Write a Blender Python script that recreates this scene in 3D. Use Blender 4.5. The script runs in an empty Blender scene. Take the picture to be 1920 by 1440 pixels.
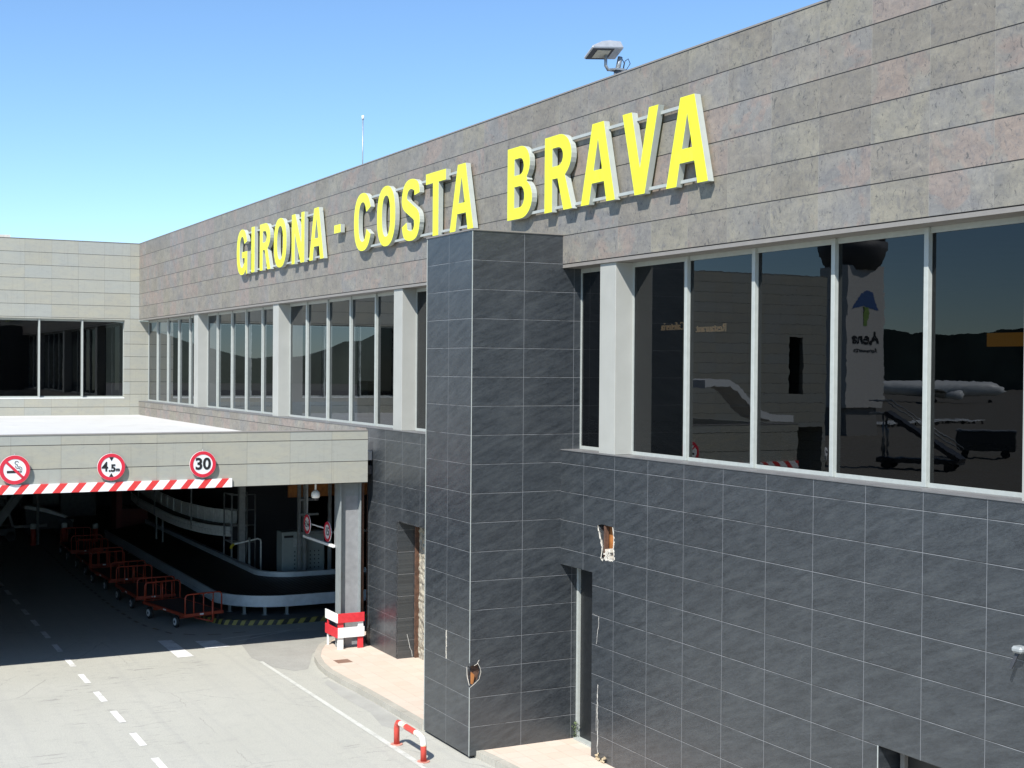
import bpy, bmesh, math, random
from mathutils import Vector, Matrix
random.seed(7)
S = bpy.context.scene
C = S.collection
R = math.radians

# ------------------------------------------------------------ camera
cam = bpy.data.cameras.new("camera"); camo = bpy.data.objects.new("camera", cam); C.objects.link(camo)
S.camera = camo
YAW, PIT, ROL = .47832, .01167, .00783
fw0 = Vector((math.sin(YAW), math.cos(YAW), 0)); rt0 = Vector((math.cos(YAW), -math.sin(YAW), 0)); zz = Vector((0, 0, 1))
fw = fw0*math.cos(PIT) - zz*math.sin(PIT); up0 = zz*math.cos(PIT) + fw0*math.sin(PIT)
# image is rotated clockwise by ROL (u' = u c - v s), so the camera axes turn the other way
rt = rt0*math.cos(ROL) + up0*math.sin(ROL)
up = up0*math.cos(ROL) - rt0*math.sin(ROL)
Mx = Matrix((rt, up, -fw)).transposed().to_4x4(); Mx.translation = Vector((-14.249, 0, 7.985))
camo.matrix_world = Mx
cam.sensor_width = 36; cam.lens = 36*2559.1/1920; cam.clip_start = .1; cam.clip_end = 5000

# ------------------------------------------------------------ light
SUN = Vector((.675, .565, -1.0)).normalized()          # direction the light travels
W = bpy.data.worlds.new("World"); S.world = W; W.use_nodes = True
wn = W.node_tree; sk = wn.nodes.new('ShaderNodeTexSky'); sk.sky_type = 'NISHITA'; sk.sun_disc = False
sk.sun_elevation = math.asin(-SUN.z); sk.sun_rotation = math.atan2(-SUN.x, -SUN.y) % (2*math.pi)
sk.air_density = 1.0; sk.dust_density = 0; sk.altitude = 1200; sk.ozone_density = 4.5
wm = wn.nodes.new('ShaderNodeMix'); wm.data_type = 'RGBA'; wm.blend_type = 'MULTIPLY'; wm.inputs[0].default_value = 1; wm.inputs[7].default_value = (.87, .96, .99, 1)
wn.links.new(sk.outputs[0], wm.inputs[6]); wn.links.new(wm.outputs[2], wn.nodes['Background'].inputs[0]); wn.nodes['Background'].inputs[1].default_value = .135
sl = bpy.data.lights.new("sun", 'SUN'); sl.energy = 5.0; sl.angle = R(.5); sl.color = (1, .965, .91)
so = bpy.data.objects.new("sun", sl); C.objects.link(so); so.location = (-40, -40, 60)
so.rotation_euler = SUN.to_track_quat('-Z', 'Y').to_euler()
S.view_settings.view_transform = 'Standard'; S.view_settings.look = 'None'; S.view_settings.gamma = 1
S.view_settings.exposure = .52
S.render.engine = 'CYCLES'

# ------------------------------------------------------------ material helpers
class NT:
    def __init__(s, name):
        s.m = bpy.data.materials.new(name); s.m.use_nodes = True; s.t = s.m.node_tree
        s.b = s.t.nodes['Principled BSDF']; s.out = s.t.nodes['Material Output']
    def put(s, sock, v):
        if isinstance(v, bpy.types.NodeSocket): s.t.links.new(v, sock)
        elif isinstance(v, (tuple, list)): sock.default_value = tuple(v) + (1,) if len(v) == 3 and len(sock.default_value) == 4 else v
        else: sock.default_value = v
    def math(s, op, a, b=0, c=None, clamp=False):
        n = s.t.nodes.new('ShaderNodeMath'); n.operation = op; n.use_clamp = clamp
        s.put(n.inputs[0], a); s.put(n.inputs[1], b)
        if c is not None: s.put(n.inputs[2], c)
        return n.outputs[0]
    def mix(s, f, a, b, mode='MIX'):
        n = s.t.nodes.new('ShaderNodeMix'); n.data_type = 'RGBA'; n.blend_type = mode
        s.put(n.inputs[0], f); s.put(n.inputs[6], a); s.put(n.inputs[7], b); return n.outputs[2]
    def coord(s):
        n = s.t.nodes.new('ShaderNodeTexCoord'); return n.outputs['Object']
    def sep(s, v):
        n = s.t.nodes.new('ShaderNodeSeparateXYZ'); s.put(n.inputs[0], v); return n.outputs
    def comb(s, x, y, z):
        n = s.t.nodes.new('ShaderNodeCombineXYZ')
        for i, v in enumerate((x, y, z)): s.put(n.inputs[i], v)
        return n.outputs[0]
    def mapping(s, v, loc=(0, 0, 0), rot=(0, 0, 0), sc=(1, 1, 1)):
        n = s.t.nodes.new('ShaderNodeMapping'); s.put(n.inputs[0], v)
        n.inputs[1].default_value = loc; n.inputs[2].default_value = rot; n.inputs[3].default_value = sc; return n.outputs[0]
    def noise(s, v, scale, det=4, rough=.55, dist=0):
        n = s.t.nodes.new('ShaderNodeTexNoise'); s.put(n.inputs['Vector'], v)
        n.inputs['Scale'].default_value = scale; n.inputs['Detail'].default_value = det
        n.inputs['Roughness'].default_value = rough; n.inputs['Distortion'].default_value = dist; return n.outputs[0]
    def white(s, v):
        n = s.t.nodes.new('ShaderNodeTexWhiteNoise'); n.noise_dimensions = '3D'; s.put(n.inputs['Vector'], v); return n.outputs
    def voro(s, v, scale, feat='F1'):
        n = s.t.nodes.new('ShaderNodeTexVoronoi'); n.feature = feat; s.put(n.inputs['Vector'], v); n.inputs['Scale'].default_value = scale; return n.outputs[0]
    def rng(s, v, a, b, c=0., d=1.):
        n = s.t.nodes.new('ShaderNodeMapRange'); s.put(n.inputs[0], v)
        for i, q in enumerate((a, b, c, d)): n.inputs[i+1].default_value = q
        return n.outputs[0]
    def add3(s, a, b):
        n = s.t.nodes.new('ShaderNodeVectorMath'); n.operation = 'ADD'; s.put(n.inputs[0], a); s.put(n.inputs[1], b); return n.outputs[0]
    def bump(s, h, st=.2, d=.01):
        n = s.t.nodes.new('ShaderNodeBump'); s.put(n.inputs['Height'], h); n.inputs['Strength'].default_value = st; n.inputs['Distance'].default_value = d
        s.t.links.new(n.outputs[0], s.b.inputs['Normal'])
    def fin(s, col, rough=.6, metal=0., spec=.5):
        s.put(s.b.inputs['Base Color'], col); s.put(s.b.inputs['Roughness'], rough); s.b.inputs['Metallic'].default_value = metal
        s.b.inputs['Specular IOR Level'].default_value = spec; return s.m

def plain(name, col, rough=.6, metal=0., var=.12, scale=6., spec=.5, dirt=None):
    n = NT(name); c = n.coord()
    f = n.noise(c, scale, 5); a = tuple(x*(1-var) for x in col); b = tuple(min(1, x*(1+var)) for x in col)
    col2 = n.mix(n.rng(f, .3, .7), a, b)
    if dirt: col2 = n.mix(n.rng(n.noise(n.mapping(c, sc=(1, 1, .35)), scale*.6, 6, .65), .55, .75, 0, .75), col2, dirt)
    return n.fin(col2, n.rng(f, .3, .7, rough*.85, min(1, rough*1.15)), metal, spec)

def tile(name, axis, h0, z0, kind, h=.6, w=1.2, joint=True):
    """large cladding tiles on a wall; axis = horizontal axis of the wall"""
    n = NT(name); c = n.coord(); x, y, z = n.sep(c)
    hz = x if axis == 'x' else y
    u = n.math('DIVIDE', n.math('SUBTRACT', hz, h0), w); v = n.math('DIVIDE', n.math('SUBTRACT', z, z0), h)
    cu, cv = n.math('FLOOR', u), n.math('FLOOR', v); fu, fv = n.math('FRACT', u), n.math('FRACT', v)
    cell = n.comb(cu, cv, 3.3 if axis == 'x' else 7.7)
    wv, wc = n.white(cell); wr = n.sep(wc)
    # each tile shows its own piece of stone
    pos = n.comb(hz, z, 0.)
    off = n.comb(n.math('MULTIPLY', wr[0], 40), n.math('MULTIPLY', wr[1], 40), n.math('MULTIPLY', wr[2], 40))
    p = n.add3(pos, off)
    # distance to joints, metres
    dh = n.math('MULTIPLY', n.math('MINIMUM', fv, n.math('SUBTRACT', 1, fv)), h)
    dv = n.math('MULTIPLY', n.math('MINIMUM', fu, n.math('SUBTRACT', 1, fu)), w)
    if kind == 'slate':
        sg_ = -1 if axis == 'x' else 1
        pr = n.mapping(n.mapping(p, rot=(0, 0, R(sg_*20))), sc=(.9, 4.0, 1))
        pw = n.mapping(n.mapping(pos, rot=(0, 0, R(sg_*24))), sc=(.35, 2.6, 1))
        s1 = n.noise(pr, 2.6, 8, .70, .35); s2 = n.noise(n.mapping(n.mapping(p, rot=(0, 0, R(sg_*14))), sc=(1, 3.6, 1)), 13, 6, .8); s4 = n.noise(pw, 2.2, 3, .5)
        s3 = n.noise(pos, .45, 3)
        g = n.math('ADD', n.math('MULTIPLY', n.rng(s1, .36, .64), .55), n.math('MULTIPLY', n.rng(s2, .36, .64), .45))
        col = n.mix(g, (.0135, .0168, .020), (.051, .059, .0665))
        col = n.mix(n.rng(s1, .5, .75, 0, .55), col, (.044, .048, .046))
        col = n.mix(1, col, n.mix(n.math('ADD', n.math('MULTIPLY', wv, .6), n.math('MULTIPLY', s3, .4)), (.95, .95, .95), (1.06, 1.06, 1.06)), 'MULTIPLY')
        col = n.mix(1, col, n.mix(n.rng(s4, .35, .65), (.86, .86, .87), (1.16, 1.15, 1.14)), 'MULTIPLY')
        sc = n.noise(n.mapping(pos, sc=(1.6, .35, 1)), 7, 6, .8)
        col = n.mix(n.rng(sc, .70, .8, 0, .4), col, (.16, .16, .16))
        # vertical joints pale, horizontal joints dark slot with a pale lower lip
        sg = n.math('MULTIPLY', fv, h)
        dark = n.math('LESS_THAN', sg, .011)
        chip = n.rng(n.noise(pos, 1.8, 3, .7), .34, .52, .25, .9)
        lipv = n.math('MULTIPLY', n.math('MULTIPLY', n.math('GREATER_THAN', sg, h-.008), 1), chip)
        pv = n.math('MULTIPLY', n.math('LESS_THAN', dv, .0045), .8)
        col = n.mix(dark, col, (.008, .009, .01))
        col = n.mix(lipv, col, (.26, .27, .28))
        col = n.mix(pv, col, (.22, .23, .24))
        n.bump(n.math('ADD', s2, n.math('MULTIPLY', s1, .6)), .25, .006)
        return n.fin(col, n.rng(s2, .3, .7, .30, .44), 0, 1.0)
    if kind == 'rust':
        big = n.noise(p, 1.1, 5, .62, .6); big2 = n.noise(n.add3(p, (11., 5., 2.)), .9, 5, .6, .8)
        sp = n.noise(n.mapping(p, sc=(1.3, 1, 1)), 5.0, 9, .75, 1.1)
        sp2 = n.noise(n.mapping(n.add3(p, (3., 8., 1.)), sc=(1.5, .9, 1)), 6.5, 7, .78, 1.5)
        gn, bl, pk = (.270, .252, .203), (.200, .196, .187), (.262, .200, .168)
        br = (.220, .200, .170)
        col = n.mix(n.rng(n.math('ADD', big, n.math('MULTIPLY', wv, .35)), .52, .82), gn, bl)
        col = n.mix(n.rng(n.math('ADD', n.noise(p, .7, 3), n.math('MULTIPLY', wr[1], .3)), .55, .8, 0, .8), col, br)
        pkf = n.rng(n.math('ADD', big2, n.math('MULTIPLY', wr[0], .33)), .755, .81, 0, .55)
        col = n.mix(pkf, col, pk)
        col = n.mix(n.rng(sp, .5, .66, 0, .7), col, (.150, .148, .150))
        col = n.mix(n.rng(sp2, .575, .615, 0, .8), col, (.075, .075, .075))
        col = n.mix(n.rng(sp2, .28, .42, .6, 0), col, (.37, .355, .29))
        col = n.mix(1, col, n.mix(wv, (.88, .88, .88), (1.10, 1.10, 1.10)), 'MULTIPLY')
        rf, bm = .55, .35
    else:
        big = n.noise(n.mapping(p, sc=(.6, 1.4, 1)), 1.7, 6, .65, .7); sp = n.noise(n.mapping(p, rot=(0, 0, R(20)), sc=(.7, 1.6, 1)), 6, 8, .7, .8)
        col = n.mix(n.rng(big, .35, .7), (.335, .337, .294), (.380, .365, .292))
        col = n.mix(n.rng(wv, .45, 1, 0, .6), col, (.295, .318, .305))
        col = n.mix(n.rng(sp, .48, .74, 0, .55), col, (.27, .275, .255))
        col = n.mix(n.rng(sp, .2, .38, .4, 0), col, (.44, .44, .40))
        col = n.mix(1, col, n.mix(wv, (.95, .95, .95), (1.05, 1.05, 1.05)), 'MULTIPLY')
        rf, bm = .6, .25
    if kind == 'rust':
        ch = n.noise(n.mapping(n.add3(p, (7., 2., 9.)), sc=(.75, 1.3, 1)), 3.0, 12, .84, .5)
        col = n.mix(1, col, n.mix(n.rng(ch, .40, .60), (.84, .84, .845), (1.13, 1.12, 1.10)), 'MULTIPLY')
        ch2 = n.noise(n.mapping(n.add3(p, (1., 5., 4.)), sc=(1.3, 1, 1)), 11, 8, .8, .8)
        col = n.mix(n.rng(ch2, .56, .64, 0, .55), col, (.11, .11, .11))
    # rain streaks
    st = n.noise(n.mapping(pos, sc=(5, .22, 1)), 2.2, 5, .6)
    col = n.mix(n.rng(st, .55, .8, 0, .22), col, (.14, .135, .12))
    vl = n.math('MULTIPLY', n.math('LESS_THAN', dv, .005), .4)
    col = n.mix(n.math('MULTIPLY', vl, .8) if kind == 'rust' else n.math('MULTIPLY', vl, 1.8), col, (.33, .32, .28) if kind == 'rust' else (.17, .17, .15))
    if joint: col = n.mix(n.math('LESS_THAN', dh, .0085), col, (.018, .017, .016))
    n.bump(sp, bm, .006)
    return n.fin(col, rf, 0, .35)

# ------------------------------------------------------------ mesh helpers
def tag(o, label=None, cat=None, group=None, kind=None):
    if label: o['label'] = label
    if cat: o['category'] = cat
    if group: o['group'] = group
    if kind: o['kind'] = kind
    return o
def empty(name, loc=(0, 0, 0), rz=0, **k):
    o = bpy.data.objects.new(name, None); C.objects.link(o); o.location = loc; o.rotation_euler[2] = rz
    o.empty_display_size = .2
    return tag(o, **k)
class MB:
    def __init__(s): s.v = []; s.f = []; s.mi = []; s.sm = []
    def add(s, vs, fs, mi=0, sm=False):
        b = len(s.v); s.v += [tuple(v) for v in vs]
        for f in fs: s.f.append(tuple(i+b for i in f)); s.mi.append(mi); s.sm.append(sm)
        return s
    def box(s, x0, x1, y0, y1, z0, z1, mi=0, M=None):
        vs = [Vector((x, y, z)) for x in (x0, x1) for y in (y0, y1) for z in (z0, z1)]
        if M is not None: vs = [M @ v for v in vs]
        return s.add(vs, [(0, 1, 3, 2), (4, 6, 7, 5), (0, 4, 5, 1), (2, 3, 7, 6), (0, 2, 6, 4), (1, 5, 7, 3)], mi)
    def bar(s, a, b, w, h, mi=0):
        a, b = Vector(a), Vector(b); d = (b-a).normalized(); q = Vector((0, 0, 1)) if abs(d.z) < .9 else Vector((1, 0, 0))
        r = d.cross(q).normalized()*w/2; t = r.cross(d).normalized()*h/2
        vs = [p + i*r + j*t for p in (a, b) for i in (-1, 1) for j in (-1, 1)]
        return s.add(vs, [(0, 1, 3, 2), (4, 6, 7, 5), (0, 4, 5, 1), (2, 3, 7, 6), (0, 2, 6, 4), (1, 5, 7, 3)], mi)
    def tube(s, pts, r, n=8, mi=0, caps=True):
        pts = [Vector(p) for p in pts]; rr = r if isinstance(r, (list, tuple)) else [r]*len(pts); rings = []; pn = None
        for i, p in enumerate(pts):
            d = ((pts[i]-pts[i-1]).normalized() if i else Vector((0, 0, 0))) + ((pts[i+1]-pts[i]).normalized() if i < len(pts)-1 else Vector((0, 0, 0)))
            d.normalize()
            if pn is None: q = Vector((0, 0, 1)) if abs(d.z) < .9 else Vector((1, 0, 0)); a = d.cross(q).normalized()
            else: a = (pn - d*pn.dot(d)).normalized()
            pn = a; b = d.cross(a); rings.append([p + (a*math.cos(t)+b*math.sin(t))*rr[i] for t in [2*math.pi*k/n for k in range(n)]])
        vs = [v for g in rings for v in g]; fs = []
        for i in range(len(pts)-1):
            for k in range(n): fs.append((i*n+k, i*n+(k+1) % n, (i+1)*n+(k+1) % n, (i+1)*n+k))
        s.add(vs, fs, mi, True)
        if caps: s.add(rings[0], [tuple(range(n))[::-1]], mi); s.add(rings[-1], [tuple(range(n))], mi)
        return s
    def poly(s, pts, d, mi=0, side=None):
        """extrude planar polygon pts (3D) by vector d"""
        pts = [Vector(p) for p in pts]; n = len(pts); d = Vector(d); vs = pts + [p+d for p in pts]
        s.add(vs, [tuple(range(n))[::-1], tuple(range(n, 2*n))], mi)
        return s.add(vs, [(i, (i+1) % n, (i+1) % n+n, i+n) for i in range(n)], mi if side is None else side)
    def build(s, name, mats, parent=None, bev=0, recalc=True, **k):
        me = bpy.data.meshes.new(name); me.from_pydata(s.v, [], s.f)
        for m in (mats if isinstance(mats, (list, tuple)) else [mats]): me.materials.append(m)
        for p, mi, sm in zip(me.polygons, s.mi, s.sm): p.material_index = mi; p.use_smooth = sm
        if recalc:
            bm = bmesh.new(); bm.from_mesh(me); bmesh.ops.remove_doubles(bm, verts=bm.verts, dist=1e-5); bmesh.ops.recalc_face_normals(bm, faces=bm.faces)
            if bev: bmesh.ops.bevel(bm, geom=[e for e in bm.edges if len(e.link_faces) == 2 and e.calc_face_angle(0) > .5], offset=bev, segments=1, affect='EDGES')
            bm.to_mesh(me); bm.free()
        o = bpy.data.objects.new(name, me); C.objects.link(o)
        if parent: o.parent = parent
        return tag(o, **k)
def box(name, x0, x1, y0, y1, z0, z1, m, parent=None, bev=0, **k): return MB().box(x0, x1, y0, y1, z0, z1).build(name, m, parent, bev, **k)

def curve_mesh(polys, depth, mapf, name, mats, parent=None, face_n=None, **k):
    """polys: closed 2D outlines (outer + holes); filled, extruded by depth, mapped to 3D by mapf(u, v, w in 0..depth)"""
    cu = bpy.data.curves.new(name, 'CURVE'); cu.dimensions = '2D'; cu.fill_mode = 'BOTH'; cu.extrude = depth/2
    for P in polys:
        sp = cu.splines.new('POLY'); sp.points.add(len(P)-1); sp.use_cyclic_u = True
        for q, (x, y) in zip(sp.points, P): q.co = (x, y, 0, 1)
    return _conv(cu, depth, mapf, name, mats, parent, face_n, **k)
def text_mesh(txt, size, depth, mapf, name, mats, parent=None, sx=1., bold=.0, face_n=None, **k):
    cu = bpy.data.curves.new(name, 'FONT'); cu.body = txt; cu.size = size; cu.align_x = 'CENTER'; cu.align_y = 'CENTER'; cu.extrude = depth/2; cu.offset = bold; cu.resolution_u = 6
    return _conv(cu, depth, lambda u, v, w: mapf(u*sx, v, w), name, mats, parent, face_n, **k)
def _conv(cu, depth, mapf, name, mats, parent, face_n, **k):
    t = bpy.data.objects.new('tmp', cu); C.objects.link(t)
    dg = bpy.context.evaluated_depsgraph_get(); me = bpy.data.meshes.new_from_object(t.evaluated_get(dg))
    bpy.data.objects.remove(t); bpy.data.curves.remove(cu)
    me.name = name
    for v in me.vertices: v.co = mapf(v.co.x, v.co.y, v.co.z + depth/2)
    bm = bmesh.new(); bm.from_mesh(me); bmesh.ops.remove_doubles(bm, verts=bm.verts, dist=1e-5); bmesh.ops.recalc_face_normals(bm, faces=bm.faces); bm.to_mesh(me); bm.free()
    me.materials.clear()
    for m in (mats if isinstance(mats, (list, tuple)) else [mats]): me.materials.append(m)
    if face_n is not None:
        for p in me.polygons: p.material_index = 0 if abs(p.normal.dot(Vector(face_n))) > .9 else 1
    else:
        for p in me.polygons: p.material_index = 0
    for p in me.polygons: p.use_smooth = False
    o = bpy.data.objects.new(name, me); C.objects.link(o)
    if parent: o.parent = parent
    return tag(o, **k)
def cut(o, cutter_mb):
    c = cutter_mb.build('cutter', o.data.materials[0])
    md = o.modifiers.new('b', 'BOOLEAN'); md.operation = 'DIFFERENCE'; md.object = c; md.solver = 'EXACT'
    dg = bpy.context.evaluated_depsgraph_get(); me = bpy.data.meshes.new_from_object(o.evaluated_get(dg))
    o.modifiers.clear(); o.data = me; bpy.data.objects.remove(c)
def copy_tree(o, parent=None):
    c = o.copy(); C.objects.link(c); c.parent = parent
    for ch in list(o.children): copy_tree(ch, c)
    return c

# ------------------------------------------------------------ materials
RUST = tile('mottled_cladding', 'y', 19.4, 13.79, 'rust')
RUSTX = tile('mottled_cladding_return', 'x', .48, 13.79, 'rust')
WING = tile('beige_cladding', 'x', -5.22, 13.79, 'beige')
CANO = tile('beige_cladding_canopy', 'x', -4.90, 5.955, 'beige')
CANOY = tile('beige_cladding_side', 'y', 36., 5.955, 'beige')
SLY = tile('slate_cladding', 'y', 24.24, 5.985, 'slate')
SLP = tile('slate_cladding_pillar_face', 'x', -2.117, 0, 'slate')
SLPY = tile('slate_cladding_pillar_side', 'y', 26.34, 0, 'slate')
SLX = tile('slate_cladding_reveal', 'x', 0, 5.985, 'slate')
WHITE = plain('white_paint', (.78, .79, .77), .45, var=.04)
FRAME = plain('pale_frame_paint', (.385, .41, .385), .4, var=.06, scale=9)
COLM = plain('grey_column_paint', (.37, .375, .345), .55, var=.04, scale=2)
STRIP = plain('grey_trim', (.235, .22, .20), .5, var=.06)
LEDGE = plain('grey_sill', (.15, .15, .15), .5, var=.12, scale=3)
YEL = plain('yellow_face', (.77, .80, .025), .35, var=.05, scale=5, dirt=(.62, .64, .05))
LSIDE = plain('letter_side', (.40, .43, .39), .4, var=.05, scale=4)
RED = plain('red_paint', (.62, .035, .045), .45, var=.10, scale=12)
REDSIGN = plain('red_sign_face', (.60, .025, .05), .35, var=.05)
WSIGN = plain('white_sign_face', (.74, .76, .76), .35, var=.03)
BLACK = plain('black_paint', (.012, .012, .014), .5)
STEEL = plain('galvanised_steel', (.36, .38, .39), .42, .6, var=.12, scale=14)
GSTEEL = plain('grey_painted_steel', (.24, .265, .265), .5, 0, var=.08, scale=8, dirt=(.2, .19, .17))
ALU = plain('aluminium_panel', (.46, .52, .56), .42, .1, var=.10, scale=5)
ALUL = plain('bright_aluminium', (.80, .82, .80), .4, 0, var=.14, scale=8)
RUBBER = plain('black_rubber', (.016, .015, .015), .6, var=.3, scale=20)
ORANGE = plain('orange_cart_paint', (.34, .05, .022), .5, var=.15, scale=8, dirt=(.10, .05, .03))
DECK = plain('dark_cart_deck', (.07, .055, .05), .7, var=.3, scale=10)
RIM = plain('wheel_rim', (.62, .62, .62), .45, 0)
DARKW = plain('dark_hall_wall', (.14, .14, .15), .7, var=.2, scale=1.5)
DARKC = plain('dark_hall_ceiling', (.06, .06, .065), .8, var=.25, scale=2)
DSTEEL = plain('dark_steel', (.05, .052, .058), .5, .2, var=.2)
HSTEEL = plain('hall_grey_steel', (.26, .27, .27), .5, .1, var=.2)
CAB = plain('cabinet_paint', (.30, .34, .33), .5, var=.06)
BROWN = plain('brown_rust', (.10, .05, .03), .85, var=.45, scale=9, dirt=(.05, .03, .02))
PANELO = plain('orange_brown_panel', (.36, .135, .035), .7, var=.4, scale=4, dirt=(.10, .06, .03))
CONCW = plain('concrete_column', (.28, .27, .25), .8, var=.1)
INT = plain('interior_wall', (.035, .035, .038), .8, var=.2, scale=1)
WROOF = plain('white_roof_membrane', (.52, .52, .50), .75, var=.04, scale=.8, dirt=(.42, .41, .38))

def glass_mat(name, tint):
    n = NT(name); t = n.t; t.nodes.remove(n.b)
    fr = t.nodes.new('ShaderNodeFresnel'); fr.inputs[0].default_value = 1.56
    tr = t.nodes.new('ShaderNodeBsdfTransparent'); tr.inputs[0].default_value = (*tint, 1)
    gl = t.nodes.new('ShaderNodeBsdfGlossy'); gl.inputs['Roughness'].default_value = .0; gl.inputs[0].default_value = (.93, .96, 1, 1)
    # slightly wavy float glass
    bp = t.nodes.new('ShaderNodeBump'); bp.inputs['Strength'].default_value = .013; bp.inputs['Distance'].default_value = .02
    n.t.links.new(n.noise(n.coord(), 2.2, 3), bp.inputs['Height']); n.t.links.new(bp.outputs[0], gl.inputs['Normal'])
    mx = t.nodes.new('ShaderNodeMixShader'); t.links.new(fr.outputs[0], mx.inputs[0]); t.links.new(tr.outputs[0], mx.inputs[1]); t.links.new(gl.outputs[0], mx.inputs[2])
    t.links.new(mx.outputs[0], n.out.inputs[0]); return n.m
GLASS = glass_mat('tinted_glass', (.10, .11, .125))

def concrete_mat():
    n = NT('warm_concrete'); c = n.coord()  # the road's own warm concrete colour along its whole length
    a = n.noise(c, .25, 5, .6, .4); b = n.noise(c, 2.2, 8, .7); f = n.noise(c, 38, 6, .8)
    x, y, z = n.sep(c)
    col = n.mix(n.rng(a, .3, .7), (.42, .415, .36), (.455, .45, .395))
    col = n.mix(n.rng(b, .52, .78, 0, .5), col, (.33, .325, .30))
    col = n.mix(n.rng(f, .45, .60, 0, .5), col, (.25, .245, .23))
    col = n.mix(n.rng(n.noise(c, 90, 3, .9), .62, .72, 0, .5), col, (.16, .155, .15))
    # smeary oil and tyre marks drawn out across the carriageway
    o = n.noise(n.mapping(c, sc=(.5, 2.4, 1)), 3.2, 5, .75, .5); om = n.rng(n.noise(n.add3(c, (3., 9., 0.)), .30, 3), .47, .57)
    col = n.mix(n.math('MULTIPLY', n.rng(o, .57, .66, 0, .65), om), col, (.19, .185, .175))
    ty = n.noise(n.mapping(c, sc=(3, .06, 1)), 1.2, 4, .6)
    col = n.mix(n.rng(ty, .5, .8, 0, .35), col, (.30, .295, .28))
    # warm rust-coloured blots
    col = n.mix(n.rng(n.noise(c, .9, 4, .6, 1.), .72, .82, 0, .45), col, (.42, .34, .24))
    # slab joints and wandering cracks
    w = n.add3(c, n.comb(n.math('MULTIPLY', n.math('SUBTRACT', b, .5), .35), n.math('MULTIPLY', n.math('SUBTRACT', n.noise(c, 1.4, 5), .5), .5), 0))
    cr = n.voro(w, .17, 'DISTANCE_TO_EDGE')
    col = n.mix(n.math('MULTIPLY', n.rng(cr, .0006, .002, .35, 0), n.rng(n.noise(c, .5, 2), .45, .55)), col, (.14, .135, .13))
    n.bump(f, .3, .008)
    return n.fin(col, .85, 0, .25)
CONC = concrete_mat()
def patch_mat(name, base, dark, scale=22):
    n = NT(name); c = n.coord(); f = n.noise(c, scale, 6, .8); b = n.noise(c, 1.3, 6, .65)
    col = n.mix(n.rng(b, .3, .7), base, tuple(x*.82 for x in base)); col = n.mix(n.rng(f, .42, .72, 0, .6), col, dark)
    n.bump(f, .4, .01); return n.fin(col, .9, 0, .2)
ASPH = patch_mat('worn_asphalt', (.37, .365, .33), (.22, .215, .20))
def paint_mat(name, colr, wear, thr=.6):
    n = NT(name); c = n.coord()
    f = n.math('ADD', n.math('MULTIPLY', n.noise(c, 30, 5, .8), .6), n.math('MULTIPLY', n.noise(c, 3, 4), .4))
    return n.fin(n.mix(n.rng(f, thr-.08, thr+.04), colr, wear), .7, 0, .3)
LINE = paint_mat('road_paint', (.72, .72, .69), (.40, .39, .36), .58)
LINEW = paint_mat('worn_road_paint', (.56, .56, .51), (.41, .41, .37), .555)
LINEY = paint_mat('faded_yellow_paint', (.30, .24, .10), (.20, .19, .17), .48)
def pave_mat():
    n = NT('pink_paving'); c = n.coord(); x, y, z = n.sep(c)
    u = n.math('DIVIDE', x, .4); v = n.math('DIVIDE', y, .4)
    wv, wc = n.white(n.comb(n.math('FLOOR', u), n.math('FLOOR', v), 1.))
    fu, fv = n.math('FRACT', u), n.math('FRACT', v)
    d = n.math('MINIMUM', n.math('MINIMUM', fu, n.math('SUBTRACT', 1, fu)), n.math('MINIMUM', fv, n.math('SUBTRACT', 1, fv)))
    col = n.mix(wv, (.56, .455, .365), (.60, .50, .415)); b = n.noise(c, 1.1, 6, .7)
    col = n.mix(n.rng(b, .45, .75, 0, .6), col, (.50, .46, .39))
    col = n.mix(n.rng(n.noise(c, 25, 5, .8), .5, .75, 0, .25), col, (.38, .31, .25))
    col = n.mix(n.math('MULTIPLY', n.math('LESS_THAN', d, .022), n.rng(n.noise(c, 3, 3), .4, .6, .15, .6)), col, (.40, .32, .25))
    return n.fin(col, .8, 0, .3)
PAVE = pave_mat()
KERB = patch_mat('kerb_concrete', (.44, .42, .36), (.28, .26, .22), 14)
def stripe_mat(name, axis, period, off, slant, c1, c2, duty=.48):
    n = NT(name); c = n.coord(); x, y, z = n.sep(c); h = x if axis == 'x' else (y if axis == 'y' else n.math('SUBTRACT', x, y))
    u = n.math('FRACT', n.math('DIVIDE', n.math('SUBTRACT', n.math('SUBTRACT', h, off), n.math('MULTIPLY', z, slant)), period))
    f = n.noise(c, 9, 5, .7)
    col = n.mix(n.math('LESS_THAN', u, duty), c2, c1)
    return n.fin(n.mix(n.rng(f, .55, .8, 0, .15), col, (.3, .28, .26)), .45)
STRB = stripe_mat('red_white_board_stripes', 'x', .460, -4.57-4.77*.82, .82, (.66, .045, .045), (.80, .80, .80), .42)
KERBY = stripe_mat('yellow_black_kerb_stripes', 'd', .36, 0, .7, (.28, .24, .06), (.025, .025, .025), .5)

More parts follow.
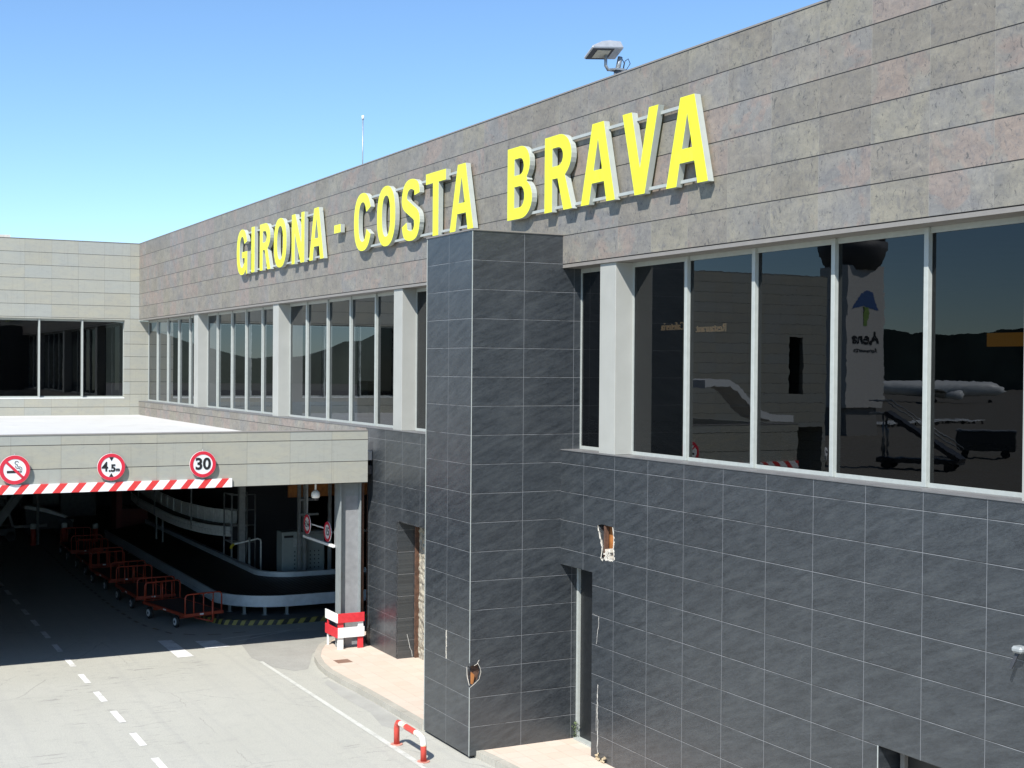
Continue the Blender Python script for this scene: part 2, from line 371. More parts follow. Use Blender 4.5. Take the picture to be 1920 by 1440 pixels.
# ============================================================ SETTING
gm = MB(); gm.add([(-900, -300, -.06), (900, -300, -.06), (900, 1200, -.06), (-900, 1200, -.06)], [(0, 1, 2, 3)])
gm.build('ground', patch_mat('apron_ground', (.20, .185, .155), (.13, .12, .10), 3), kind='structure')
def sheet(name, pts, z, m, **k):
    return MB().add([(x, y, z) for x, y in pts], [tuple(range(len(pts)))]).build(name, m, recalc=False, **k)
def up_sheet(name, quads, z, m):
    b = MB()
    for q in quads:
        a = sum((q[i][0]*q[(i+1) % len(q)][1]-q[(i+1) % len(q)][0]*q[i][1]) for i in range(len(q)))
        q = q if a > 0 else q[::-1]; b.add([(x, y, z) for x, y in q], [tuple(range(len(q)))])
    o = b.build(name, m, recalc=False); o['kind'] = 'structure'; return o
Z1, Z2 = -.052, -.048
up_sheet('road', [[(-15.5, -30), (2, -30), (2, 82), (-15.5, 82)]], -.056, CONC)
# grey repaired strip between the edge line and the kerb
up_sheet('road_patch', [[(-3.05, 38.4), (-3.3, 36.6), (-3.12, 35.2), (-2.75, 34.5), (-2.35, 34.6), (-2.05, 35.3), (-1.6, 36.4), (-.7, 37.6), (.4, 38.3), (.5, 39.6), (-2.4, 39.6)]], Z1, ASPH)
up_sheet('road_patch', [[(-2.62, 31.5), (-2.55, 29.6), (-2.75, 28.4), (-2.5, 27.8), (-2.2, 28.3), (-2.1, 30), (-2.16, 31.6), (-2.3, 33.2), (-2.5, 32.9)]], Z1, patch_mat('pale_patch', (.40, .395, .36), (.30, .295, .27)))
# centre dashes, edge line, bars
dq = []
for k in range(-9, 13):
    y = 33.83 + 2.11*k
    if y > 12: dq.append([(-7.95, y-.55), (-7.80, y-.55), (-7.80, y+.55), (-7.95, y+.55)])
up_sheet('lane_dashes', dq, Z2, LINE)
up_sheet('edge_line', [[(-3.24, 10), (-3.10, 10), (-3.16, 25.2), (-3.25, 25.2)], [(-3.24, 25.2), (-3.10, 25.2), (-3.16, 36.0), (-3.26, 36.0)]], Z2, LINEW)
up_sheet('stop_marking', [[(-5.12, 37.43), (-4.67, 37.44), (-4.70, 39.95), (-5.10, 40.0)], [(-4.12, 38.29), (-3.41, 38.29), (-3.56, 39.35), (-4.13, 39.46)]], Z2, LINE)
def thin(a, b, w):
    a, b = Vector(a), Vector(b); d = (b-a).normalized(); r = Vector((-d.y, d.x))*w/2
    return [tuple(a+r), tuple(b+r), tuple(b-r), tuple(a-r)]
up_sheet('hatch_lines', [thin((-3.35, 39.47), (-.9, 39.09+.9), .09), thin((-3.04, 38.95), (-.75, 40.05), .07)], Z2, LINEW)
pth = [(-4.95, 62), (-5.15, 54.3), (-5.16, 46.5), (-5.05, 43.5), (-4.9, 42.36), (-4.5, 41.0), (-3.9, 40.4), (-3.3, 40.22), (-2.7, 40.21), (-1.9, 40.25)]
def resample(P, step):
    out = []; acc = 0
    for a, b in zip(P, P[1:]):
        a, b = Vector(a), Vector(b); L = (b-a).length; t = acc
        while t < L: out.append((a+(b-a)*t/L, (b-a).normalized())); t += step
        acc = t-L
    return out
up_sheet('bay_dashes', [thin(p-d*.2, p+d*.2, .1) for p, d in resample(pth, .75)], Z2, LINEY)

# pavement with its kerb
outer = [(.6, 38.25), (-.25, 37.95), (-.75, 37.5), (-1.25, 36.85), (-1.6, 36.15), (-1.9, 35.4), (-2.1, 34.5), (-2.2, 33.6), (-2.2, 32.6), (-2.14, 31.4), (-2.12, 30), (-2.12, 27.6), (-2.0, 27.45), (-1.96, 25.3), (-1.9, 24.4), (-1.8, 22.5), (-1.75, 10)]
inner = [(.6, 38.1), (-.2, 37.8), (-.62, 37.4), (-1.1, 36.75), (-1.44, 36.08), (-1.73, 35.35), (-1.92, 34.5), (-2.02, 33.6), (-2.0, 32.6), (-1.94, 31.4), (-1.92, 30), (-1.92, 27.6), (-1.86, 27.45), (-1.8, 25.3), (-1.72, 24.4), (-1.62, 22.5), (-1.57, 10)]
pv = MB(); n_ = len(inner); pts = inner + [(3.0, 10), (3.0, 38.1)]
pv.poly([(x, y, -.2) for x, y in pts], (0, 0, .29)).build('pavement', PAVE, kind='structure')
kb = MB()
for i in range(n_-1):
    o0, o1, i0, i1 = outer[i], outer[i+1], inner[i], inner[i+1]
    L = (Vector(o0)-Vector(o1)).length; ns = max(1, round(L/1.0))
    for s in range(ns):
        f = lambda a, b, t: (a[0]+(b[0]-a[0])*t, a[1]+(b[1]-a[1])*t)
        t0, t1 = s/ns+.004, (s+1)/ns-.004
        kb.poly([(*f(o0, o1, t0), -.2), (*f(o0, o1, t1), -.2), (*f(i0, i1, t1), -.2), (*f(i0, i1, t0), -.2)], (0, 0, .295))
kb.build('kerb', KERB, kind='structure')
# island under the carousel
isl = [(-3.05, 64), (-3.05, 43.6), (-2.95, 42.5), (-2.6, 41.75), (-1.95, 41.3), (-1.0, 41.0), (-.27, 41.0), (1.2, 41.05), (8, 41.05), (8, 64)]
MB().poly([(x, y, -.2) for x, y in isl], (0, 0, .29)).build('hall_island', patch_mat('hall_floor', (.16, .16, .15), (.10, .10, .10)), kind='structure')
ik = MB(); P2 = [(x-.1, y-.1) for x, y in isl[:9]]
for (a, b), (c, d) in zip(zip(isl[:9], isl[1:9]), zip(P2, P2[1:])):
    ik.poly([(*a, -.2), (*b, -.2), (*d, -.2), (*c, -.2)], (0, 0, .30))
ik.build('hall_kerb', KERBY, kind='structure')

# ============================================================ TERMINAL BUILDING
T = empty('terminal_building', (0, 0, 0), label='long airport terminal with mottled stone fascia above dark slate walls and tinted windows', cat='building')
ZR, ZF, ZL = 13.79, 10.19, 6.27
# fascia of the long wall, parapet cap and lower trim
box('fascia', 0, .35, -8, 66.4, ZF, ZR, RUST, T)
box('parapet_cap', -.012, .40, -8, 66.4, ZR, ZR+.03, STRIP, T)
box('fascia_trim', .003, .60, -8, 66.4, 10.11, ZF-.012, STRIP, T)
box('roof', .40, 30, -8, 95, 12.9, 13.1, plain('grey_roof', (.3, .3, .3)), T)
# soffit / ceiling behind the windows
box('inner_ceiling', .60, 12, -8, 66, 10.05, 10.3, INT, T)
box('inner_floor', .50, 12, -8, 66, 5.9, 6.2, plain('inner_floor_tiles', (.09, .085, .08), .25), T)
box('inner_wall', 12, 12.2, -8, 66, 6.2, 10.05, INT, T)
# wall under the windows, far part in cladding
box('sill_wall', 0, .47, 36.5, 66.4, 5.3, 6.255, RUST, T)
box('sill', -.015, .50, 36.5, 66.4, 6.257, 6.275, LEDGE, T)
# slate wall, right part (outline in Y,z with the door and the second opening cut out)
ymap = lambda x0: (lambda u, v, w: Vector((x0+w, u, v)))
wr_ = curve_mesh([[(25.19, 6.255), (25.19, 3.84), (23.86, 3.84), (23.86, 0.0), (15.5, 0), (15.5, 2.39), (11.6, 2.39), (11.6, 0), (-8, 0), (-8, 6.255)]], .45, ymap(0), 'slate_wall', SLY, T)
hp = [(23.66, 4.82), (23.50, 4.86), (23.10, 4.84), (23.05, 4.62), (23.07, 4.40), (23.03, 4.20), (23.28, 4.19), (23.52, 4.16), (23.46, 4.40), (23.56, 4.62)]
cut(wr_, MB().poly([(-.1, y, z) for y, z in hp], (.26, 0, 0)))
box('sill', -.015, .50, -8, 25.19, 6.257, 6.275, LEDGE, T)
box('sill', -.015, .50, 27.48, 36.5, 6.257, 6.275, LEDGE, T)
# rest of the broken tile: foam, wood stud, ragged plaster rim
hf = MB(); hf.box(.13, .15, 23.03, 23.62, 4.18, 4.83)
hf.build('hole_backing', PANELO, T)
hr = MB(); hr.box(.02, .1, 23.40, 23.46, 4.2, 4.84); hr.build('hole_stud', BROWN, T)
jr = MB(); rr = random.Random(3)
for (a, b) in zip(hp, hp[1:]+hp[:1]):
    a, b = Vector(a), Vector(b); d = b-a; ns = max(2, int(d.length/.05)); nrm = Vector((-d.y, d.x)).normalized()
    if a.y > 4.8 and b.y > 4.8: continue
    for s in range(ns):
        p, q = a+d*s/ns, a+d*(s+1)/ns; w1, w2 = rr.uniform(.0, .05), rr.uniform(.0, .05)
        jr.poly([(-.004, p.x, p.y), (-.004, q.x, q.y), (-.004, q.x-nrm.x*w2, q.y-nrm.y*w2), (-.004, p.x-nrm.x*w1, p.y-nrm.y*w1)], (.03, 0, 0))
for _ in range(14):
    y, z = rr.uniform(23.08, 23.4), rr.uniform(4.17, 4.33)*1.0; s = rr.uniform(.02, .06)
    jr.box(.0, .1, y, y+s, z, z+s*rr.uniform(.8, 2))
PLAST = plain('broken_plaster', (.62, .58, .50), .9, var=.2, scale=20)
jr.build('broken_edge', PLAST, T)
# cracks in the slate by the door
ck = MB()
def crack(b, pts, w, x=-.003, jit=.012, seed=1):
    rr = random.Random(seed); P = []
    for a, c in zip(pts, pts[1:]):
        a, c = Vector(a), Vector(c); ns = max(1, int((c-a).length/.06))
        for s in range(ns): P.append(a+(c-a)*s/ns+Vector((rr.uniform(-jit, jit), 0)))
    P.append(Vector(pts[-1]))
    for a, c in zip(P, P[1:]):
        if rr.random() < .0: continue
        w1 = w*rr.uniform(.5, 1.3)
        w1 *= .7; b.poly([(x, a.x-w1/2, a.y), (x, a.x+w1/2, a.y), (x, c.x+w1/2, c.y), (x, c.x-w1/2, c.y)], (.01, 0, 0))
CKM = plain('crack_filler', (.55, .53, .48), .9)
crack(ck, [(23.58, 2.97), (23.62, 2.7), (23.68, 2.41)], .014, seed=2)
ck.build('wall_crack', CKM, T); ck = MB(); crack(ck, [(23.84, 3.0), (23.58, 2.98)], .014, seed=4, jit=.004)
ck.build('wall_crack', CKM, T); ck = MB(); crack(ck, [(23.60, 1.6), (23.62, 1.2), (23.60, .8), (23.61, .4), (23.58, .1)], .028, seed=5, jit=.016)
ck.build('wall_crack', CKM, T); ck = MB(); crack(ck, [(23.66, 1.2), (23.66, .65)], .010, seed=6, jit=.003)
ck.build('wall_crack', CKM, T)
rb = MB()
for i in range(16):
    y = rr.uniform(23.2, 23.62); s = rr.uniform(.02, .055); z0 = .10; M = Matrix.Translation((rr.uniform(-.07, -.01), y, z0+s*.3+rr.uniform(0, .12)*(i % 2))) @ Matrix.Rotation(rr.uniform(0, 3), 4, (rr.random(), rr.random(), .5))
    rb.box(-s/2, s/2, -s/2, s/2, -s/3, s/3, M=M)
rb.build('rubble', plain('tan_rubble', (.42, .34, .22), .9, var=.3), None, label='small heap of crumbled tile pieces at the foot of the cracked slate wall by the tall doorway', cat='rubble')
# white metal edge trims
for q in [(15.502, 15.52, .1, 2.39)]: MB().box(-.006, .002, *q).build('edge_trim', FRAME, T)
# door right of the pillar
d = empty('door', (0, 0, 0)); d.parent = T
box('door_leaf', .46, .50, 23.6, 25.10, .09, 3.84, plain('black_door', (.012, .014, .016), .35), d)
box('door_frame', .40, .52, 25.10, 25.18, .09, 3.84, FRAME, d)
box('door_threshold', .3, .5, 23.86, 25.10, .09, .13, FRAME, d)
box('door_reveal', .451, .60, 11, 23.6, 0, 6.2, DARKW, T)
d = empty('door', (0, 0, 0)); d.parent = T
box('door_leaf', .40, .44, 11.6, 15.45, .09, 2.38, plain('black_door_paint', (.014, .014, .013), .4), d)
for yy in (14.1, 13.55, 15.3): box('door_frame', .33, .42, yy, yy+.09, .09, 2.38, plain('door_post_grey', (.2, .19, .17)), d)
# slate wall left of the pillar with its boarded doorway
wl = curve_mesh([[(36.5, 6.255), (36.5, 5.0), (36.36, 4.7), (36.36, .05), (34.10, .05), (34.10, 3.81), (29.6, 3.81), (29.6, .05), (27.0, .05), (27.0, 6.255)]], .45, ymap(.0), 'slate_wall', SLY, T)
d = empty('blocked_doorway', (0, 0, 0)); d.parent = T
def plaster():
    n = NT('rough_plaster'); c = n.coord(); a = n.noise(c, 5, 9, .75, .8); v = n.voro(c, 7)
    col = n.mix(n.rng(a, .35, .65), (.50, .45, .34), (.22, .20, .17)); n.bump(n.math('ADD', a, v), 1.0, .08)
    return n.fin(n.mix(n.rng(v, .1, .4, .5, 0), col, (.58, .55, .45)), .95)
pm = MB()
ny, nz = 24, 44; rp = random.Random(9)
hgt = [[.565+.05*rp.random() for _ in range(nz+1)] for _ in range(ny+1)]
for i in range(ny):
    for j in range(nz):
        q = lambda i, j: (hgt[i][j], 29.6+4.48*i/ny, .09+3.72*j/nz)
        pm.add([q(i, j), q(i+1, j), q(i+1, j+1), q(i, j+1)], [(0, 1, 2, 3)])
pm.build('plaster_infill', plaster(), d)
box('rusty_jamb', .49, .60, 34.03, 34.098, .09, 3.81, BROWN, d)
box('door_reveal', .0, .62, 34.102, 34.2, .05, 3.81, SLX, d)
box('door_head', .0, .62, 29.6, 34.1, 3.812, 3.85, SLX, d)
cm = MB()
def crackx(b, pts, w, y, seed):
    rr = random.Random(seed)
    for a, c in zip(pts, pts[1:]):
        b.poly([(a[0]-w, y, a[1]), (a[0]+w, y, a[1]), (c[0]+w, y, c[1]), (c[0]-w, y, c[1])], (0, .01, 0))
crackx(cm, [(.28, .74), (.33, .55), (.37, .36), (.42, .28), (.44, .12)], .005, 34.095, 1)
cm.build('reveal_crack', plain('crack_filler_pale', (.6, .6, .57), .9), d)
# ---- pillar: slate clad box
pl = MB()
pl.box(-2.117, .46, 25.19, 27.48, 0, 10.8)
po = pl.build('pillar', [SLP, SLPY], T)
cut(po, MB().poly([(-2.3, 25.0, 1.80), (-1.93, 25.0, 1.90), (-1.86, 25.0, 1.74), (-1.90, 25.0, 1.56), (-2.10, 25.0, 1.42), (-2.3, 25.0, 1.44)], (0, .30, 0)))
po.data.materials.clear(); po.data.materials.append(SLP); po.data.materials.append(SLPY)
for p in po.data.polygons: p.material_index = 1 if abs(p.normal.x) > .7 else 0
box('pillar_cap', -2.14, .0, 25.17, 27.5, 10.803, 10.83, STRIP, T)
box('hole_backing', -2.04, -1.80, 25.27, 25.5, 1.3, 2.0, BROWN, T)
pm = MB(); pm.poly([(-2.06, 25.22, 1.48), (-2.02, 25.22, 1.46), (-1.99, 25.22, 1.66), (-2.06, 25.22, 1.72)], (0, .04, 0)); pm.build('hole_board', PANELO, T)
rm = MB()
P = [(-2.12, 1.83), (-2.02, 1.86), (-1.93, 1.90), (-1.88, 1.80), (-1.86, 1.72), (-1.90, 1.57), (-2.0, 1.49), (-2.10, 1.42)]
for a, b in list(zip(P, P[1:]))[1:]: rm.bar((a[0], 25.186, a[1]), (b[0], 25.186, b[1]), .005, .007)
for a, b in [((-1.95, 1.89), (-1.90, 1.97))]: rm.bar((a[0], 25.188, a[1]), (b[0], 25.188, b[1]), .004, .008)
rm.build('broken_rim', PLAST, T); rm = MB(); rm.bar((-2.118, 25.20, 1.46), (-2.118, 25.30, 1.62), .006, .015); rm.bar((-2.118, 25.30, 1.62), (-2.118, 25.32, 1.82), .006, .015)
rm.build('broken_rim', PLAST, T); rm = MB()
for k in range(12): z = 1.55+.05*k; rm.bar((-2.119, 26.33+rp.uniform(-.01, .01), z+.25), (-2.119, 26.33+rp.uniform(-.01, .01), z+.305), .005, .03)
rm.build('chipped_joint', PLAST, T)
for q in [(25.182, 25.198, 1.92, 10.80), (25.182, 25.198, 0, 1.42), (27.47, 27.49, 0, 10.8)]: MB().box(-2.125, -2.113, *q).build('edge_trim', FRAME, T)
box('pillar_shadow_plinth', -2.03, .2, 25.27, 27.4, -.15, 0, BLACK, T)  # inset plinth, coloured black to paint the shadow gap under the pillar

# ---- columns between the window bays
cy = [12.3, 23.13, 34.02, 44.85, 55.55]
for y in cy: box('column', .045, .55, y, y+.60, 6.276, 10.108, COLM, T, bev=.006)

# ---- window bays
def window(parent, x, y0, y1, z0, z1, axis='y'):
    """one pane with its own frame; the pane stands at x (or y)"""
    f = MB(); t = .022; dep = .03
    def b(u0, u1, w0, w1):
        if axis == 'y': f.box(x-dep, x+.03, u0, u1, w0, w1)
        else: f.box(u0, u1, x-dep, x+.03, w0, w1)
    b(y0, y0+t, z0, z1); b(y1-t, y1, z0, z1); b(y0+t, y1-t, z0, z0+.065); b(y0+t, y1-t, z1-.09, z1)
    fo = f.build('window', FRAME, parent)
    p = MB()
    if axis == 'y': p.add([(x, y1-t, z0+.065), (x, y0+t, z0+.065), (x, y0+t, z1-.09), (x, y1-t, z1-.09)], [(0, 1, 2, 3)])
    else: p.add([(y0+t, x, z0+.065), (y1-t, x, z0+.065), (y1-t, x, z1-.09), (y0+t, x, z1-.09)], [(0, 1, 2, 3)])
    p.build('pane', GLASS, fo, recalc=False); return fo
bays = [(12.9, 23.13, [15.05, 17.10, 19.17, 21.22]), (23.73, 25.19, []), (27.48, 34.02, [29.9, 31.95]),
        (34.62, 44.85, [36.88, 38.94, 40.98, 43.0]), (45.45, 55.55, [47.9, 49.95, 51.87, 53.95]), (56.15, 66.4, [58.35, 60.3, 62.35, 64.4]), (2.0, 12.3, [4, 6, 8, 10.2])]
ml = MB()
for y0, y1, ms in bays:
    e = [y0]+ms+[y1]
    for a, b in zip(e, e[1:]): window(T, .48, a+(.0 if a == y0 else .02), b-(.0 if b == y1 else .02), 6.276, 10.108)
    for m in ms: box('mullion', .40, .50, m-.045, m+.045, 6.277, 10.107, FRAME, T, bev=.004)
# ---- wing across the far end
WX0 = -40.9
wmap = lambda y0: (lambda u, v, w: Vector((u, y0+w, v)))
wp = [[(WX0, ZR), (WX0, 4.5), (.60, 4.5), (.60, 10.1), (.0, 10.1), (0., ZR)],
      [(-20.2, 6.44), (-.68, 6.44), (-.68, 10.12), (-20.2, 10.12)], [(-39.4, 6.55), (-38.3, 6.55), (-38.3, 10.03), (-39.4, 10.03)]]
curve_mesh(wp, .35, wmap(66.4), 'wing_wall', WING, T)
box('wing_parapet_cap', WX0, .0, 66.388, 66.80, ZR, ZR+.03, STRIP, T)
box('wing_roof', WX0, .4, 66.8, 95, 12.9, 13.1, WROOF, T)
box('wing_end_wall', WX0-.3, WX0, 66.4, 95, 0, ZR, CANOY, T)
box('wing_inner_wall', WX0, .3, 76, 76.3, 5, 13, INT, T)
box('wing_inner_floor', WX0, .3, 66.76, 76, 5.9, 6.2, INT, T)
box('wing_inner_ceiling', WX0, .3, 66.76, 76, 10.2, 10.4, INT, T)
xs = [-.68-1.94*k for k in range(11)]
for a, b in zip(xs[1:], xs): window(T, 66.66, max(a, -20.2)+(.0), b, 6.441, 10.119, 'x')
for m in xs[1:-1]: box('mullion', m-.035, m+.035, 66.45, 66.68, 6.442, 10.118, FRAME, T)
box('wing_sill', -20.2, -.68, 66.39, 66.55, 6.395, 6.439, WHITE, T)
# seats behind the wing glass
# ---- canopy over the service road
box('canopy_fascia', -14.0, -.24, 35.76, 36.06, 4.75, 6.20, CANO, T)
box('canopy_fascia_return', -14.0, -13.7, 36.061, 66.39, 4.75, 6.20, CANOY, T)
box('canopy_cap', -14.012, -.24, 35.748, 36.08, 6.201, 6.225, STRIP, T)
box('canopy_roof', -13.7, .0, 36.062, 66.4, 5.35, 5.6, WROOF, T)
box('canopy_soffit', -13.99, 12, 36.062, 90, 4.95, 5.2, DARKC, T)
for yy in range(40, 66, 5): box('soffit_beam', -13.6, 9, yy, yy+.35, 4.70, 4.949, DSTEEL, T)
# hall enclosure
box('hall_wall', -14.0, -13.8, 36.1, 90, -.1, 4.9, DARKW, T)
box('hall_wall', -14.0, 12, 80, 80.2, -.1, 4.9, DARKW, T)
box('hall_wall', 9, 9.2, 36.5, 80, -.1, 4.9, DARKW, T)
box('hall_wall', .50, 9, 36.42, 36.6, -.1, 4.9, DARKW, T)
box('hall_wall', .0, .49, 36.37, 36.42, .09, 4.9, BROWN, T)
# big dark block and inner columns
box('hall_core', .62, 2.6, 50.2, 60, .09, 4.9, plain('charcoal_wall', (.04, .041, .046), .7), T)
for x, y in [(-1.18+.55, 46.8), (2.75, 50), (-13.2, 50), (-13.2, 60), (5.5, 47)]:
    box('hall_column', x-.11, x+.11, y-.11, y+.11, .09 if x > -3 else -.06, 4.95, HSTEEL, T)
box('hall_panel', .46, 3.4, 44.9, 45.0, 3.5, 4.3, PANELO, T)
for x in (.75, .95, 1.85, 2.35): box('hall_column', x-.05, x+.05, 44.6, 44.7, .09, 4.9, HSTEEL, T)
for z, x1 in ((2.25, 3.5), (3.4, 1.4), (2.9, 1.4)): box('hall_rail', .7, x1, 44.5, 44.56, z, z+.07, HSTEEL, T)
# far back of the hall: light panels, a beam, dark openings
for x0, x1, z0, z1 in [(-3.6, -2.3, 1.6, 2.5), (-2.2, -.4, .9, 2.4), (-6.5, -4.9, 1.6, 2.6)]:
    box('hall_back_panel', x0, x1, 75, 75.1, z0-1, z1, HSTEEL, T)
box('hall_beam', -13.8, 3, 70, 70.3, 1.95, 2.15, HSTEEL, T)
box('hall_beam', -8, -4.2, 66.3, 66.4, .42, .55, HSTEEL, T)
box('red_panel', -2.0, -1.75, 61.5, 62.6, -.1, 2.5, plain('dark_red_panel', (.14, .02, .015), .6), T)
box('red_panel', -1.9, -.4, 62.5, 62.6, .1, 1.5, plain('dark_red_panel_low', (.13, .02, .015), .6), T)
# steel H-post carrying the canopy
pw, pf = 36.22, 36.06
hb = MB(); hb.box(-.93, -.90, pf, pf+.36, .09, 4.949); hb.box(-.34, -.31, pf, pf+.36, .09, 4.949); hb.box(-.90, -.34, pw, pw+.02, .09, 4.949)
hb.build('steel_post', GSTEEL, T, label='grey steel H-shaped post under the right end of the canopy')
box('post_lit_web', -.72, -.34, pw-.006, pw-.001, .09, 4.35, plain('lit_web_grey', (.26, .265, .27), .5), T)  # paler strip painted in for the sunlit part of the web
box('rusty_edge', -.235, -.17, 36.2, 36.3, .09, 4.9, BROWN, T)
# things behind the parapet
box('roof_hatch', -7.5, -5.4, 70, 72, 13.1, 14.25, plain('cream_hatch', (.55, .52, .46)), T)

# ============================================================ LETTER SIGN
SG = empty('lettering_sign', (-.12, 34, 11.3), label='yellow block letters GIRONA - COSTA BRAVA fixed to the stone fascia', cat='sign')
def rel(parent, v): return Vector(v) - parent.location
ZB, ZT = 11.30, 12.90; H = ZT-ZB
def arc(cx, cz, rx, rz, a0, a1, n, e=1.0):
    out = []
    for k in range(n+1):
        a = R(a0+(a1-a0)*k/n); c, s = math.cos(a), math.sin(a)
        out.append((cx+rx*math.copysign(abs(c)**e, c), cz+rz*math.copysign(abs(s)**e, s)))
    return out
def ring(w, h, t, tt):
    e = .86
    return [arc(w/2, h/2, w/2, h/2+.02, 0, 360, 40, e)[:-1], arc(w/2, h/2, w/2-t, h/2-tt, 0, 360, 40, e)[:-1]]
def letter_polys(ch, w):
    h = H; t = .345
    if ch == 'I': return [[(0, 0), (w, 0), (w, h), (0, h)]]
    if ch == '-': return [[(0, 0), (w, 0), (w, .24), (0, .24)]]
    if ch == 'O': return ring(w, h, .36, .24)
    if ch == 'T': s = (w-t)/2; return [[(0, h), (0, h-.265), (s, h-.265), (s, 0), (s+t, 0), (s+t, h-.265), (w, h-.265), (w, h)]]
    if ch == 'N': return [[(0, 0), (0, h), (.36, h), (w-.30, .62), (w-.30, h), (w, h), (w, 0), (w-.36, 0), (.30, 1.0), (.30, 0)]]
    if ch == 'V': return [[(0, h), (.33, h), (w/2+.01, .5), (w-.32, h), (w, h), (w/2+.18, 0), (w/2-.17, 0)]]
    if ch == 'A':
        a = w/2
        return [[(0, 0), (a-.22, h), (a+.22, h), (w, 0), (w-.32, 0), (w-.42, .41), (.43, .41), (.33, 0)], [(.50, .66), (w-.49, .66), (a, 1.29)]]
    if ch == 'B':
        o = [(0, 0), (0, h)] + [(.60, h)] + arc(.62, 1.20, .44, .40, 80, -50, 10) + [(w-.22, .83)] + arc(.64, .43, w-.64, .43, 60, -90, 12)
        return [o, [(.33, 1.34), (.33, .97)] + arc(.60, 1.155, .18, .185, -90, 90, 6), [(.33, .72), (.33, .25)] + arc(.60, .485, .21, .235, -90, 90, 7)]
    if ch == 'R':
        o = [(0, 0), (0, h), (.60, h)] + arc(.62, 1.14, w-.66, .46, 85, -58, 12) + [(.87, .73), (w, 0), (w-.36, 0), (.56, .69), (.33, .69), (.33, 0)]
        return [o, [(.33, 1.34), (.33, .95)] + arc(.58, 1.145, .21, .195, -90, 90, 7)]
    if ch in 'CG':
        e = .86; h2 = h/2
        outer = arc(w/2, h2, w/2, h2+.02, 32, 360-32, 34, e)
        innr = arc(w/2, h2, w/2-.36, h2-.24, 328, 32, 34, e)
        if ch == 'C':
            o = arc(w/2, h2, w/2, h2+.02, 24, 336, 34, e); i = arc(w/2, h2, w/2-.36, h2-.24, 330, 30, 34, e)
            i = [(w-.37, .58)] + i + [(w-.36, 1.06)]; return [o+i]
        o = arc(w/2, h2, w/2, h2+.02, 22, 300, 32, e)
        o += [(w-.20, .16), (w-.16, .0), (w, .0), (w, .80), (w/2, .80), (w/2, .58), (w-.33, .58), (w-.34, .42)] + arc(w/2, h2, w/2-.36, h2-.24, 300, 30, 28, e) + [(w-.37, 1.08)]
        return [o]
    if ch == 'S':
        cl = [(w-.16, h-.42), (w-.22, h-.22), (w/2+.02, h-.125), (.30, h-.2), (.165, h-.42), (.22, h-.62), (w/2, h-.80), (w-.22, .62), (w-.165, .40), (w-.28, .19), (w/2, .12), (.26, .20), (.155, .44)]
        # smooth the centre line (Catmull-Rom) then thicken
        P = []
        for i in range(len(cl)-1):
            p0, p1, p2, p3 = [Vector(cl[max(0, min(len(cl)-1, j))]) for j in (i-1, i, i+1, i+2)]
            for k in range(5):
                s = k/5; P.append(.5*((2*p1)+(-p0+p2)*s+(2*p0-5*p1+4*p2-p3)*s*s+(-p0+3*p1-3*p2+p3)*s**3))
        P.append(Vector(cl[-1])); Lf, Rt = [], []
        for i, p in enumerate(P):
            d = (P[min(i+1, len(P)-1)]-P[max(i-1, 0)]).normalized(); nn = Vector((-d.y, d.x)); 
            hw = .125+.045*abs(d.y)+.02*(abs(i-len(P)/2) < 9)
            Lf.append(tuple(p+nn*hw)); Rt.append(tuple(p-nn*hw))
        return [Lf+Rt[::-1]]
LET = [('G', 49.12, 47.78), ('I', 47.28, 46.90), ('R', 46.27, 45.04), ('O', 44.68, 43.32), ('N', 42.77, 41.51), ('A', 41.03, 39.69), ('-', 38.76, 38.21),
       ('C', 37.10, 35.76), ('O', 35.32, 34.01), ('S', 33.54, 32.39), ('T', 31.98, 30.76), ('A', 30.52, 29.18), ('B', 27.42, 26.25), ('R', 25.68, 24.50), ('A', 24.14, 22.82), ('V', 22.56, 21.31), ('A', 21.03, 19.72)]
for ch, y0, y1 in LET:
    w = y0-y1; zb = ZB if ch != '-' else 11.965
    f = lambda u, v, ww, y0=y0, zb=zb: Vector((-.185+ww, y0-u, zb+v)) - SG.location
    o = curve_mesh(letter_polys(ch, w), .13, f, 'letter', [YEL, LSIDE], SG, face_n=(1, 0, 0))
    o['label'] = 'yellow letter %s with pale grey sides' % ch if ch != '-' else 'small yellow hyphen block'
for a, b in [(49.0, 40.1), (37.0, 29.6), (27.3, 20.2)]:
    for z in (11.39, 12.76):
        o = MB().box(-.10, -.055, b, a, z-.03, z+.03).build('rail', FRAME, SG); o.data.transform(Matrix.Translation(-SG.location))
sb = MB()
for a, b in [(49.0, 40.1), (37.0, 29.6), (27.3, 20.2)]:
    y = b+.2
    while y < a:
        for z in (11.39, 12.76): sb.box(-.06, .0, y-.02, y+.02, z-.02, z+.02)
        y += 1.1
o = sb.build('bracket', STEEL, SG); o.data.transform(Matrix.Translation(-SG.location))

